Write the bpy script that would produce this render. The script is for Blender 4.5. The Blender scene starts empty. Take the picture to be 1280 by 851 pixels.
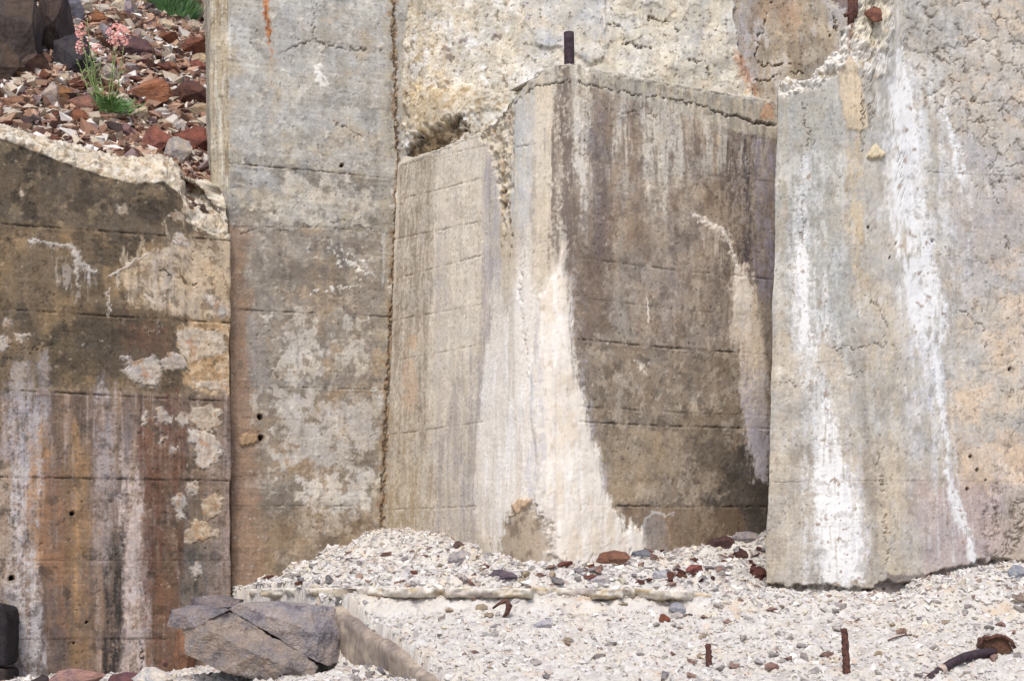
import bpy, bmesh, math, random
import numpy as np
from mathutils import Vector, Matrix, noise as mnoise

# ------------------------------------------------------------------ camera, sky, sun, exposure
F, CX, HY, EYE = 2000.0, 640.0, 690.0, 1.5          # focal length and horizon in photo pixels, eye height in m
sc = bpy.context.scene
cam = bpy.data.objects.new('camera', bpy.data.cameras.new('camera'))
sc.collection.objects.link(cam)
cam.location = (0, 0, EYE); cam.rotation_euler = (math.radians(90), 0, 0)
cam.data.sensor_width = 36.0; cam.data.lens = F/1280*36
cam.data.shift_y = (HY-425.5)/1280
cam.data.clip_start = 0.05; cam.data.clip_end = 3000
sc.camera = cam

SUN_EL, SUN_AZ = 56.0, -10.0                        # elevation; azimuth 0 = behind the camera, minus = from the left
world = bpy.data.worlds.new('World'); sc.world = world; world.use_nodes = True
wn = world.node_tree.nodes; bg = wn['Background']
sky = wn.new('ShaderNodeTexSky'); sky.sky_type = 'NISHITA'; sky.sun_disc = False
sky.sun_elevation = math.radians(SUN_EL); sky.sun_rotation = math.radians(180-SUN_AZ)
sky.dust_density = 2.5; sky.air_density = 1.0; sky.ozone_density = 1.0
world.node_tree.links.new(sky.outputs[0], bg.inputs[0]); bg.inputs[1].default_value = 0.135
sun = bpy.data.objects.new('sun', bpy.data.lights.new('sun', 'SUN')); sc.collection.objects.link(sun)
sun.data.energy = 1.75; sun.data.angle = math.radians(15); sun.data.color = (1.0, 0.96, 0.905)
_a = math.radians(SUN_AZ); _e = math.radians(SUN_EL)
sdir = Vector((math.sin(_a)*math.cos(_e), -math.cos(_a)*math.cos(_e), math.sin(_e)))
sun.rotation_euler = sdir.to_track_quat('Z', 'Y').to_euler(); sun.location = (-6, -2, 12)
vs = sc.view_settings; vs.view_transform = 'Standard'; vs.look = 'None'; vs.gamma = 1.0; vs.exposure = 0.6
vs.use_curve_mapping = False

# ------------------------------------------------------------------ helpers
rng = np.random.default_rng(7); random.seed(7)
col_ = sc.collection
_p = rng.permutation(256); PERM = np.concatenate([_p, _p, _p]).astype(np.int32)
_ga = rng.random(256)*2*np.pi; GX, GY = np.cos(_ga), np.sin(_ga)
def noise2(x, y, seed=0):
    x = np.asarray(x, float)+seed*17.31; y = np.asarray(y, float)-seed*9.77
    xf, yf = np.floor(x), np.floor(y); fx, fy = x-xf, y-yf
    xi, yi = xf.astype(np.int64) & 255, yf.astype(np.int64) & 255
    u = fx*fx*fx*(fx*(fx*6-15)+10); v = fy*fy*fy*(fy*(fy*6-15)+10)
    a0, a1 = PERM[xi], PERM[(xi+1) & 255]; y1 = (yi+1) & 255
    def g(a, b, dx, dy):
        k = PERM[a+b]; return GX[k]*dx+GY[k]*dy
    n00 = g(a0, yi, fx, fy); n10 = g(a1, yi, fx-1, fy); n01 = g(a0, y1, fx, fy-1); n11 = g(a1, y1, fx-1, fy-1)
    a = n00+u*(n10-n00); b = n01+u*(n11-n01)
    return (a+v*(b-a))*1.6
def fbm(x, y, octv=4, seed=0, gain=0.5):
    s = 0.0; a = 1.0; t = 0.0
    for k in range(octv):
        s = s+a*noise2(x*2.03**k, y*2.03**k, seed+k*3); t += a*a; a *= gain
    return s/math.sqrt(t)
# periodic fractal tables: one build, then every wall samples them
TN, TP = 2048, 32
def _tables():
    g = (np.arange(TN, dtype=np.float32)+0.5)/TN*TP; acc = None; out = {}
    for k in range(6):
        per = TP*2**k; msk = min(per, 256)-1; c = g*2**k; ci = np.floor(c).astype(np.int32); f = (c-ci).astype(np.float32)
        w = f*f*f*(f*(f*6-15)+10); i0 = (ci+k*11) & msk; i1 = (ci+1+k*11) & msk
        def gr(a, b, dx, dy):
            q = PERM[PERM[a][None, :]+b[:, None]]; return GX32[q]*dx[None, :]+GY32[q]*dy[:, None]
        n00 = gr(i0, i0, f, f); n10 = gr(i1, i0, f-1, f); n01 = gr(i0, i1, f, f-1); n11 = gr(i1, i1, f-1, f-1)
        a = n00+w[None, :]*(n10-n00); b = n01+w[None, :]*(n11-n01); o = a+w[:, None]*(b-a)
        acc = o if acc is None else acc+o*0.64**k
        out[k+1] = (acc*(0.62/acc.std())).astype(np.float32)
    return out
GX32, GY32 = GX.astype(np.float32), GY.astype(np.float32)
TAB = _tables()
def tfbm(x, y, octv=4, seed=0):
    T = TAB[min(octv, 6)]
    if seed & 1: x, y = y, x
    x = (x+seed*5.37)*(TN/TP); y = (y+seed*11.73)*(TN/TP)
    xi, yi = np.floor(x), np.floor(y); fx = (x-xi).astype(np.float32); fy = (y-yi).astype(np.float32)
    xi = xi.astype(np.int32) & (TN-1); yi = yi.astype(np.int32) & (TN-1); x1 = (xi+1) & (TN-1); y1 = (yi+1) & (TN-1)
    a = T[yi, xi]; a = a+fx*(T[yi, x1]-a); b = T[y1, xi]; b = b+fx*(T[y1, x1]-b)
    return a+fy*(b-a)
def worley(x, y, seed=0):
    xf, yf = np.floor(x), np.floor(y)
    d1 = np.full(x.shape, 9.0); d2 = np.full(x.shape, 9.0); cid = np.zeros(x.shape)
    for i in (-1, 0, 1):
        for j in (-1, 0, 1):
            cx, cy = xf+i, yf+j
            k = PERM[PERM[(cx.astype(np.int64)+seed*13) & 255]+(cy.astype(np.int64) & 255)]
            px = cx+(PERM[k+7]/255.0); py = cy+(PERM[k+91]/255.0)
            d = np.hypot(px-x, py-y); n1 = d < d1
            d2 = np.where(n1, d1, np.minimum(d2, d)); cid = np.where(n1, k/255.0, cid); d1 = np.where(n1, d, d1)
    return d1, d2, cid
def sm(a, b, x): t = np.clip((x-a)/(b-a), 0, 1); return t*t*(3-2*t)
ALB = 0.86
def lin(c):
    c = np.asarray(c, float)/255.0; c = c+.06*(c.mean()-c)                    # every colour is greyed a little
    return np.where(c <= 0.04045, c/12.92, ((c+0.055)/1.055)**2.4)*ALB
def P3(px, py, d): return Vector(((px-CX)/F*d, d, EYE+(HY-py)/F*d))
def prop(o, label=None, cat=None, group=None, kind=None):
    if label: o['label'] = label
    if cat: o['category'] = cat
    if group: o['group'] = group
    if kind: o['kind'] = kind
    return o
def mesh_np(name, V, Q, col=None, mat=None, parent=None, smooth=True):
    me = bpy.data.meshes.new(name); n, m = len(V), len(Q); k = Q.shape[1]
    me.vertices.add(n); me.vertices.foreach_set('co', np.ascontiguousarray(V, np.float32).ravel())
    me.loops.add(m*k); me.loops.foreach_set('vertex_index', np.ascontiguousarray(Q, np.int32).ravel())
    me.polygons.add(m); me.polygons.foreach_set('loop_start', np.arange(0, m*k, k, dtype=np.int32))
    me.polygons.foreach_set('use_smooth', np.full(m, smooth))
    me.update(calc_edges=True)
    if col is not None:
        at = me.color_attributes.new('Col', 'FLOAT_COLOR', 'POINT')
        c4 = np.ones((n, 4), np.float32); c4[:, :3] = col; at.data.foreach_set('color', c4.ravel())
    o = bpy.data.objects.new(name, me); col_.objects.link(o)
    if mat: me.materials.append(mat)
    if parent: o.parent = parent
    return o

# ------------------------------------------------------------------ materials
def nmat(name): m = bpy.data.materials.new(name); m.use_nodes = True; return m, m.node_tree.nodes, m.node_tree.links
def mat_vcol(name, grain=90.0, gamt=0.22, bump=0.25, bdist=0.004, rough=0.92, spots=0.25, source='ATTR', vscale=3.2):
    """colour from the mesh (attribute) or object colour, broken up by fine mineral grain, pits and relief"""
    m, N, L = nmat(name); b = N['Principled BSDF']; b.inputs['Roughness'].default_value = rough
    b.inputs['Specular IOR Level'].default_value = 0.25
    if source == 'ATTR': s = N.new('ShaderNodeAttribute'); s.attribute_name = 'Col'; cout = s.outputs['Color']
    else: s = N.new('ShaderNodeObjectInfo'); cout = s.outputs['Color']
    tc = N.new('ShaderNodeTexCoord')
    def noise(scale, det, ro=0.6):
        n = N.new('ShaderNodeTexNoise'); n.inputs['Scale'].default_value = scale; n.inputs['Detail'].default_value = det
        n.inputs['Roughness'].default_value = ro; L.new(tc.outputs['Object'], n.inputs['Vector']); return n.outputs[0]
    def math_(op, a, b_, c=None):
        n = N.new('ShaderNodeMath'); n.operation = op
        for i, v in enumerate((a, b_, c)):
            if v is None: continue
            if isinstance(v, (int, float)): n.inputs[i].default_value = v
            else: L.new(v, n.inputs[i])
        return n.outputs[0]
    n1 = noise(grain, 5, 0.7)
    f = math_('MULTIPLY_ADD', n1, 2*gamt, 1-gamt)
    vo = N.new('ShaderNodeTexVoronoi'); vo.inputs['Scale'].default_value = grain*0.7; L.new(tc.outputs['Object'], vo.inputs['Vector'])
    mr = N.new('ShaderNodeMapRange'); mr.inputs[1].default_value = 0.08; mr.inputs[2].default_value = 0.2
    mr.inputs[3].default_value = 1-spots; mr.inputs[4].default_value = 1; L.new(vo.outputs['Distance'], mr.inputs[0])
    n3 = noise(9.0, 3); pit = math_('GREATER_THAN', n3, 0.52)
    pm = math_('MAXIMUM', mr.outputs[0], math_('SUBTRACT', 1.0, pit))
    f2 = math_('MULTIPLY', f, pm)
    if source == 'OBJ':                                # veins and weathered patches on each stone
        v1 = noise(vscale, 8, 0.72); rr = N.new('ShaderNodeValToRGB'); e = rr.color_ramp.elements
        e[0].position = .34; e[0].color = (.42, .38, .41, 1); e[1].position = .70; e[1].color = (1.38, 1.36, 1.38, 1); k = e.new(.47); k.color = (.92, .90, .92, 1); k = e.new(.56); k.color = (1.12, .98, .84, 1); L.new(v1, rr.inputs[0])
        mv = N.new('ShaderNodeMix'); mv.data_type = 'RGBA'; mv.blend_type = 'MULTIPLY'; mv.inputs[0].default_value = 1; L.new(cout, mv.inputs[6]); L.new(rr.outputs[0], mv.inputs[7]); cout = mv.outputs[2]
    mix = N.new('ShaderNodeMix'); mix.data_type = 'RGBA'; mix.blend_type = 'MULTIPLY'; mix.inputs[0].default_value = 1
    L.new(cout, mix.inputs[6]); cmb = N.new('ShaderNodeCombineColor')
    for i in range(3): L.new(f2, cmb.inputs[i])
    L.new(cmb.outputs[0], mix.inputs[7]); L.new(mix.outputs[2], b.inputs['Base Color'])
    bp = N.new('ShaderNodeBump'); bp.inputs['Strength'].default_value = bump; bp.inputs['Distance'].default_value = bdist
    L.new(math_('MULTIPLY', n1, pm), bp.inputs['Height']); L.new(bp.outputs[0], b.inputs['Normal'])
    return m
M_CONC = mat_vcol('weathered_concrete', 70, 0.36, 0.4, 0.004, spots=.4)
M_CRUST = mat_vcol('mineral_crust', 90, 0.14, 0.4, 0.004, spots=0.10)
M_GROUND = mat_vcol('chalky_debris', 60, 0.25, 0.8, 0.012)
M_CHIP = mat_vcol('crushed_stone', 45, 0.25, 0.6, 0.006)
M_ROCK = mat_vcol('broken_rock', 22, 0.5, 1.0, 0.016, spots=0.35, source='OBJ')
M_BOULDER = mat_vcol('boulder_rock', 75, 0.6, 1.0, 0.02, spots=0.5, source='OBJ', vscale=7.5)
def mat_simple(name, c, rough=0.8, c2=None, scale=40, bump=0.3, metal=0.0, trans=0.0):
    m, N, L = nmat(name); b = N['Principled BSDF']; b.inputs['Roughness'].default_value = rough
    b.inputs['Metallic'].default_value = metal; b.inputs['Specular IOR Level'].default_value = 0.3
    tc = N.new('ShaderNodeTexCoord'); n = N.new('ShaderNodeTexNoise'); n.inputs['Scale'].default_value = scale
    n.inputs['Detail'].default_value = 6; L.new(tc.outputs['Object'], n.inputs['Vector'])
    r = N.new('ShaderNodeValToRGB'); r.color_ramp.elements[0].position = 0.35; r.color_ramp.elements[1].position = 0.65
    r.color_ramp.elements[0].color = (*lin(c), 1); r.color_ramp.elements[1].color = (*lin(c2 if c2 is not None else c), 1)
    L.new(n.outputs[0], r.inputs[0]); L.new(r.outputs[0], b.inputs['Base Color'])
    bp = N.new('ShaderNodeBump'); bp.inputs['Strength'].default_value = bump; bp.inputs['Distance'].default_value = 0.004
    L.new(n.outputs[0], bp.inputs['Height']); L.new(bp.outputs[0], b.inputs['Normal'])
    return m
M_RUST = mat_simple('rusted_iron', (66, 44, 42), 0.9, (112, 72, 60), 70, 0.9)
M_DARKIRON = mat_simple('dark_pipe_iron', (48, 36, 44), 0.8, (74, 56, 62), 50, 0.6)
M_STEM = mat_simple('plant_stem', (118, 142, 78), 0.7, (150, 172, 104), 60, 0.1)
M_LEAF = mat_simple('plant_leaf', (70, 112, 58), 0.6, (120, 156, 88), 30, 0.1)
M_GRASS = mat_simple('grass_blade', (46, 86, 44), 0.6, (96, 132, 70), 12, 0.1)
M_PETAL = mat_simple('pink_petal', (246, 138, 126), 0.6, (255, 214, 204), 55, 0.1)

# ------------------------------------------------------------------ wall sheets: metric grid, painted relief, stains and some shade
class Wall:
    def __init__(s, name, ctrl, zb, zt, zmin, ztop, over, step=0.0062, coarse=None):
        """ctrl: list of (px at zb, depth at zb, px at zt, depth at zt[, spacing]); ztop: photo curve [(px,py)] or a height"""
        B = np.array([[(c[0]-CX)/F*c[1], c[1]] for c in ctrl]); T = np.array([[(c[2]-CX)/F*c[3], c[3]] for c in ctrl])
        tb, tt, us = [], [], []; u0 = 0.0
        for i in range(len(ctrl)-1):
            Ls = np.hypot(*(B[i+1]-B[i])); sp = ctrl[i][4] if len(ctrl[i]) > 4 else step
            n = max(2, int(round(Ls/sp))); w = np.arange(n+(i == len(ctrl)-2))/n
            tb.append(B[i]+(B[i+1]-B[i])*w[:, None]); tt.append(T[i]+(T[i+1]-T[i])*w[:, None]); us.append(u0+Ls*w); u0 += Ls
        tb, tt, us = np.vstack(tb), np.vstack(tt), np.concatenate(us)
        if isinstance(ztop, (int, float)): zz = np.full(len(us), float(ztop))
        else:
            c = np.array(ztop, float); pxs = CX+F*tt[:, 0]/tt[:, 1]; zz = np.zeros(len(us))
            for _ in range(3):
                pos = tb+(tt-tb)*((zz-zb)/(zt-zb))[:, None]; pxs = CX+F*pos[:, 0]/pos[:, 1]
                zz = EYE+(HY-np.interp(pxs, c[:, 0], c[:, 1]))/F*pos[:, 1]
        for i in (0, len(ctrl)-2):                       # side returns keep the height of the edge they leave
            if len(ctrl[i]) > 4 and i == 0: k = np.searchsorted(us, np.hypot(*(B[1]-B[0]))); zz[:k] = zz[k]-.02
            elif len(ctrl[i]) > 4: k = np.searchsorted(us, us[-1]-np.hypot(*(B[-1]-B[-2])))-1; zz[k:] = zz[k-1]-.02
        s.ztop = zz; nv = int((zz.max()-zmin)/step)+1; w = np.arange(nv)/(nv-1)
        Z = zmin+w[:, None]*(zz-zmin)[None, :]
        f = ((Z-zb)/(zt-zb))[:, :, None]
        XY = tb[None]+(tt-tb)[None]*f
        Vv = Z.copy()
        # rows over the top
        d = np.gradient(tt, axis=0); d /= np.hypot(d[:, 0], d[:, 1])[:, None]+1e-9
        inw = np.stack([-d[:, 1], d[:, 0]], 1)
        sidef = np.ones(len(us))
        if len(ctrl[0]) > 4: sidef[:np.searchsorted(us, np.hypot(*(B[1]-B[0])))+2] = .04
        XYs, Zs, Vs = [XY], [Z], [Vv]; last = (XY[-1], Z[-1], Vv[-1]); pb = pz = 0
        for (bk, up) in over:
            bka = bk(us, XY[-1]) if callable(bk) else np.full(len(us), bk); upa = up(us, XY[-1]) if callable(up) else np.full(len(us), up)
            bka = bka*sidef; nxy = XY[-1]+inw*bka[:, None]; nz = Z[-1]+upa; nvv = last[2]+np.hypot(bka-pb, upa-pz)
            XYs.append(nxy[None]); Zs.append(nz[None]); Vs.append(nvv[None]); last = (nxy, nz, nvv); pb, pz = bka, upa
        XY = np.concatenate(XYs); Z = np.concatenate(Zs); Vv = np.concatenate(Vs)
        s.nr, s.nc = Z.shape; s.nface = nv
        P = np.dstack([XY, Z]); du = np.gradient(P, axis=1); dv = np.gradient(P, axis=0)
        N = np.cross(du, dv); N /= np.linalg.norm(N, axis=2)[:, :, None]+1e-12
        s.P = P.reshape(-1, 3); s.N = N.reshape(-1, 3); s.name = name
        s.u = np.tile(us, (s.nr, 1)).ravel(); s.v = Vv.ravel(); s.row = np.repeat(np.arange(s.nr), s.nc)
        s.px = CX+F*s.P[:, 0]/s.P[:, 1]; s.py = HY-F*(s.P[:, 2]-EYE)/s.P[:, 1]
        s.h = np.zeros(len(s.u)); s.col = np.tile(lin((170, 162, 150)), (len(s.u), 1)); s.cache = {}; s.parts = []; s.seed = sum(map(ord, name)) % 50
        s.top = s.row >= nv
    def uv(s, pts):
        out = []
        for (x, y) in pts:
            k = np.argmin((s.px-x)**2+(s.py-y)**2); out.append((s.u[k]+(x-s.px[k])*0.0049, s.v[k]-(y-s.py[k])*0.0049))
        return np.array(out)
    def n(s, fu, fv=None, o=4, sd=0, gain=0.5):
        fv = fv or fu; k = (fu, fv, o, sd, gain)
        if k not in s.cache: s.cache[k] = tfbm(s.u*fu, s.v*fv, o, sd+s.seed)
        return s.cache[k]
    def warp(s, amp, freq, sd=0, o=4, vs=1.0):
        return s.u+amp*s.n(freq, freq*vs, o, 40+sd), s.v+amp*(1 if vs == 1 else 4)*s.n(freq, freq*vs, o, 60+sd)
    def poly(s, pts, soft=0.02, amp=0.02, freq=14, sd=0, vs=1.0):
        q = s.uv(pts); m = 4*amp*(1 if vs == 1 else 3)+soft+0.02
        out = np.zeros(len(s.u)); wu, wv = s.warp(amp, freq, sd, 5 if vs != 1 else 4, vs)
        idx = np.where((s.u > q[:, 0].min()-m) & (s.u < q[:, 0].max()+m) & (s.v > q[:, 1].min()-m) & (s.v < q[:, 1].max()+m))[0]
        x, y = wu[idx], wv[idx]; ins = np.zeros(len(idx), bool); dd = np.full(len(idx), 9.0)
        for i in range(len(q)):
            a, b = q[i], q[(i+1) % len(q)]; e = b-a
            t = np.clip(((x-a[0])*e[0]+(y-a[1])*e[1])/(e@e+1e-12), 0, 1)
            dd = np.minimum(dd, np.hypot(x-a[0]-t*e[0], y-a[1]-t*e[1]))
            c = ((a[1] > y) != (b[1] > y)); den = (b[1]-a[1]) if abs(b[1]-a[1]) > 1e-9 else 1e-9
            ins ^= c & (x < (b[0]-a[0])*(y-a[1])/den+a[0])
        sd_ = np.where(ins, -dd, dd); out[idx] = 1-sm(-soft, soft, sd_); return out
    def line(s, pts, w=0.01, amp=0.006, freq=18, sd=0, hard=0.4):
        """w: width in m, one number or one per point"""
        q = s.uv(pts); ws = np.full(len(q), w) if isinstance(w, (int, float)) else np.array(w, float)
        m = ws.max()+4*amp+0.01; wu, wv = s.warp(amp, freq, sd)
        out = np.zeros(len(s.u))
        idx = np.where((s.u > q[:, 0].min()-m) & (s.u < q[:, 0].max()+m) & (s.v > q[:, 1].min()-m) & (s.v < q[:, 1].max()+m))[0]
        x, y = wu[idx], wv[idx]; r = np.full(len(idx), 99.0)
        for i in range(len(q)-1):
            a, b = q[i], q[i+1]; e = b-a; t = np.clip(((x-a[0])*e[0]+(y-a[1])*e[1])/(e@e+1e-12), 0, 1)
            r = np.minimum(r, np.hypot(x-a[0]-t*e[0], y-a[1]-t*e[1])/(ws[i]+(ws[i+1]-ws[i])*t))
        out[idx] = 1-sm(hard, 1.0, r); return out
    def band(s, x0, x1, y0, y1, soft=0.03, amp=0.02, fu=10, fv=1.2, sd=0, vs=0.15):
        """soft-edged vertical streak between two photo columns, fading at its ends"""
        q = s.uv([((x0+x1)/2, y0), ((x0+x1)/2, y1)]); a = s.uv([(x0, (y0+y1)/2), (x1, (y0+y1)/2)])
        wu = s.u+amp*1.2*s.n(fu, fv, 4, 70+sd)+amp*.5*s.n(30, 6, 4, 72+sd)
        return (.35+.65*sm(-.7, .5, s.n(22, 3, 5, 73+sd)))*(.5+.5*sm(-.6, .2, s.n(7, 5, 5, 74+sd)))*sm(a[0, 0]-soft, a[0, 0]+soft, wu)*(1-sm(a[1, 0]-soft, a[1, 0]+soft, wu))*sm(q[1, 1]-vs, q[1, 1]+vs*0.3, s.v)*(1-sm(q[0, 1]-vs*0.3, q[0, 1]+vs, s.v+0.1*s.n(14, 1.5, 3, 71)))
    def mix(s, c, m, a=1.0):
        m = m+(s.n(38, 38, 5, 90)*1.1+s.n(110, 110, 3, 91)*.6)*m*(1-m)*1.6      # gritty, broken edges on every stain and painted shade patch
        s.col += (lin(c)-s.col)*np.clip(m*a, 0, 1)[:, None]
    def mul(s, f): s.col *= np.asarray(f)[:, None]
    def joint(s, pts, w=0.006, depth=0.010, dark=0.55, c=(84, 70, 56), sd=0, wob=0.004):
        m = s.line(pts, w, wob*.5, 26, sd, 0.1); k = sm(-0.5, 0.7, s.n(6, 6, 5, 31+sd)); s.h -= depth*m*(0.12+0.88*k); s.mix(c, m*(0.2+0.8*k), dark)
        lip = s.line([(x, y+3.2) for x, y in pts], w*.9, wob*.5, 26, sd, 0.0)*sm(-.2, .8, s.n(4, 4, 4, 36+sd)); s.h += depth*.3*lip; s.col += (np.minimum(s.col*1.3+.02, .7)-s.col)*(lip*dark*.6)[:, None]
        wide = s.line(pts, w*5, 0.01, 6, sd, 0.0); s.mix(c, wide*sm(-0.1, 0.9, s.n(7, 7, 4, 33+sd)), dark*0.45)
    def crack(s, pts, w=0.006, depth=0.016, c=(88, 72, 56), a=0.85, amp=0.014, sd=0):
        m = s.line(pts, w, amp, 16, sd+5, 0.25); k = sm(-0.9, 0.1, s.n(12, 12, 3, 35+sd)); s.h -= depth*m*k; s.mix(c, m*k, a)
    def hole(s, x, y, r=0.022, depth=0.07, rim=(120, 98, 76)):
        q = s.uv([(x, y)])[0]; d = np.hypot(s.u-q[0], s.v-q[1]); d = d*(1+0.18*s.n(40, 40, 2, 38))
        s.mix(rim, 1-sm(r, r*2.2, d), 0.5); m = 1-sm(r*0.75, r, d); s.h -= depth*m; s.mix((40, 34, 30), m)  # bore painted near black: its inner shade is put into the colour
    def part(s, name, mask, thr=0.35, th=0.02, label=None, mat=None, rough=0.0, sink=0.002):
        s.parts.append((name, mask, thr, th, label, mat, rough, sink))
    def weather(s, k=1.0, board=1.0):
        """what every old cast face shows: grain, flecks, board marks, faint runs, warm and cool drift"""
        n = s.n; f = 1+k*(.07*n(26, 26, 6, 101)+.07*n(75, 75, 4, 102)+.07*n(6, 6, 6, 103)+.05*n(30, 1.4, 5, 104))+board*.045*n(1.4, 48, 4, 105)
        t = k*(.026*n(5, 4, 6, 106)+.014*n(17, 14, 5, 107)); s.col *= np.clip(f, .4, 1.6)[:, None]; s.col *= np.stack([1+t, 1+.15*t, 1-1.25*t], 1)
        lt = sm(.95, 1.25, n(31, 31, 6, 108))*sm(-.5, .5, n(4, 4, 4, 109)); dk = sm(1.0, 1.3, n(36, 36, 6, 110))*sm(-.5, .5, n(5, 5, 4, 111))
        s.col += (np.minimum(s.col*1.45+.03, .75)-s.col)*(.45*k*lt)[:, None]; s.col *= (1-.5*k*dk)[:, None]; s.h += .0016*lt-.0030*dk+board*.0005*n(1.4, 48, 4, 105)
    def build(s, label, cat, kind=None, group=None, mat=None):
        V = s.P+s.N*s.h[:, None]; i = np.arange(s.nr*s.nc).reshape(s.nr, s.nc)
        Q = np.stack([i[:-1, :-1], i[:-1, 1:], i[1:, 1:], i[1:, :-1]], -1).reshape(-1, 4)
        C = np.clip(s.col, 0.004, 0.86)
        o = mesh_np(s.name, V, Q, C, mat or M_CONC); prop(o, label, cat, group, kind)
        for (nm, mk, thr, th, lb, mt, rg, sink) in s.parts:
            sel = (mk[Q] > thr).any(1); q = Q[sel]
            if not len(q): continue
            ids, inv = np.unique(q, return_inverse=True)
            t = np.clip((mk[ids]-thr)/(1-thr), -0.3, 1)
            lift = th*t*(1+rg*(1.8*s.n(7, 1.3, 4, 77)[ids]+.35*s.n(30, 16, 4, 78)[ids]))-sink*(mk[ids] <= thr)+0.0005
            po = mesh_np(nm, (V+s.N*0)[ids]+s.N[ids]*lift[:, None], inv.reshape(-1, 4), C[ids], mt or M_CRUST, o)
            if lb: po['label'] = lb
        return o


# ================================================================== LEFT WALL
def left_up(us, xy):
    px = CX+F*xy[:, 0]/xy[:, 1]
    return np.interp(px, [-300, 0, 60, 130, 200, 235, 262, 290], [.12, .13, .16, .20, .21, .29, .34, .35])
W = Wall('concrete_wall', [(-420, 8.9, -420, 8.98, .03), (-40, 9.19, -40, 9.27), (287, 9.77, 287, 9.85, .03), (287.5, 10.2, 287.5, 10.2, .03)], 0.77, 3.9, 0.45,
         [(-420, 120), (-60, 158), (0, 171), (60, 194), (130, 219), (170, 228), (205, 226), (225, 240), (234, 262), (240, 280), (262, 286), (290, 290)],
         [(lambda u, x, k=k: k*0.30*np.ones(len(u)), lambda u, x, k=k: left_up(u, x)*(1-(1-k)**2)) for k in np.linspace(0.03, 1, 44)]+[(0.45, lambda u, x: left_up(u, x)-.02), (0.8, lambda u, x: left_up(u, x)-.08)])
n, mix = W.n, W.mix
W.col[:] = lin((134, 116, 95))
mix((92, 78, 62), sm(-.2, .9, n(3.2, 3.2, 5, 1)), .75)
up = W.poly([(-400, 100), (300, 150), (300, 300), (200, 298), (120, 300), (0, 290), (-400, 280)], .05, .03, 6)
mix((94, 82, 68), up, .85); mix((66, 58, 48), up*sm(-.1, .9, n(6, 5, 6, 3)), .75); mix((148, 128, 100), up*sm(.3, 1.1, n(6, 6, 5, 4)), .55)
mid = W.poly([(-400, 290), (300, 300), (300, 495), (-400, 480)], .04, .03, 6, 1)
mix((116, 98, 76), mid, .7); mix((150, 124, 90), mid*sm(.0, .9, n(4, 2, 5, 6)), .6); mix((84, 74, 62), mid*sm(.2, .9, n(5, 3, 5, 7)), .7)
mix((70, 62, 52), W.poly([(60, 400), (250, 405), (240, 470), (60, 480)], .06, .05, 8, 2), .6)
mix((106, 76, 62), W.poly([(150, 408), (215, 408), (210, 445), (160, 440)], .07, .05, 14, 3), .6)
mix((66, 60, 52), W.poly([(120, 300), (190, 302), (160, 330), (140, 345), (118, 330)], .03, .03, 8, 4), .7)
tan = W.poly([(148, 340), (170, 322), (200, 308), (240, 298), (290, 288), (290, 402), (225, 396), (160, 380)], .02, .02, 10, 4)
mix((190, 170, 144), tan, .9); mix((122, 98, 72), tan*sm(.1, .9, n(8, 5, 5, 8)), .7); mix((196, 176, 150), tan*sm(.3, 1, n(7, 9, 5, 9)), .7)
mix((182, 174, 166), W.poly([(195, 330), (222, 335), (220, 392), (196, 392)], .03, .03, 14, 5, .3), .45); mix((196, 178, 154), W.poly([(146, 342), (200, 308), (240, 304), (238, 330), (200, 360), (160, 372)], .03, .03, 16, 6, .25)*sm(-.2, .7, n(30, 2.5, 5, 52)), .6); mix((92, 76, 60), W.poly([(150, 350), (230, 350), (232, 400), (150, 395)], .04, .04, 14, 7, .3)*sm(.1, .8, n(26, 2.5, 5, 53)), .5)
och = W.poly([(222, 406), (290, 400), (290, 500), (262, 496), (232, 484)], .03, .03, 12, 6); pal = W.poly([(232, 500), (290, 500), (290, 700), (262, 690), (236, 640), (244, 560)], .06, .05, 12, 6); mix((156, 136, 112), pal*sm(-.3, .5, n(12, 10, 6, 56)), .55)
mix((178, 146, 108), och, .9); mix((206, 180, 146), och*sm(.1, .6, n(14, 14, 4, 10)), .8)
low = W.poly([(-400, 488), (300, 500), (300, 900), (-400, 900)], .02, .01, 6, 7)
mix((122, 102, 90), low, .85)
vst = n(16, .8, 4, 11); vs2 = n(34, 1.2, 4, 12)
mix((156, 130, 108), low*sm(.0, .9, vst), .6); mix((82, 72, 66), low*sm(.2, 1.0, -vst), .55); mix((176, 160, 152), low*sm(.35, 1.1, vs2), .5)
for (x0, x1, y0, y1, c, a) in [(-20, 16, 580, 860, (176, 158, 142), .7), (14, 50, 520, 860, (184, 175, 172), .95), (0, 60, 490, 570, (150, 142, 142), .6), (-400, -20, 520, 900, (150, 128, 110), .6), (30, 58, 560, 690, (172, 134, 98), .8), (52, 84, 600, 790, (142, 108, 84), .75),
        (56, 82, 760, 850, (104, 92, 88), .8), (84, 118, 560, 850, (138, 112, 86), .85), (92, 104, 560, 760, (172, 136, 98), .6), (120, 142, 495, 600, (164, 154, 152), .7), (122, 140, 600, 720, (158, 144, 138), .6),
        (134, 158, 690, 860, (66, 62, 60), .95), (140, 152, 600, 700, (104, 94, 86), .6), (152, 180, 595, 850, (182, 166, 158), .95), (150, 170, 490, 590, (148, 136, 130), .5), (178, 232, 510, 760, (112, 78, 62), .7), (182, 224, 740, 830, (124, 92, 72), .7),
        (205, 262, 600, 760, (98, 84, 72), .6), (228, 285, 660, 760, (112, 106, 100), .7), (262, 292, 560, 780, (154, 136, 126), .75), (240, 278, 500, 700, (132, 118, 100), .4)]:
    c = np.array(c, float); c = np.clip(c+(c-128)*.18, 30, 235); c = c+.10*(c.mean()-c); mix(c, np.clip(W.band(x0, x1, y0, y1, sd=x0 % 7)*1.45, 0, 1), a)
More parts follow.
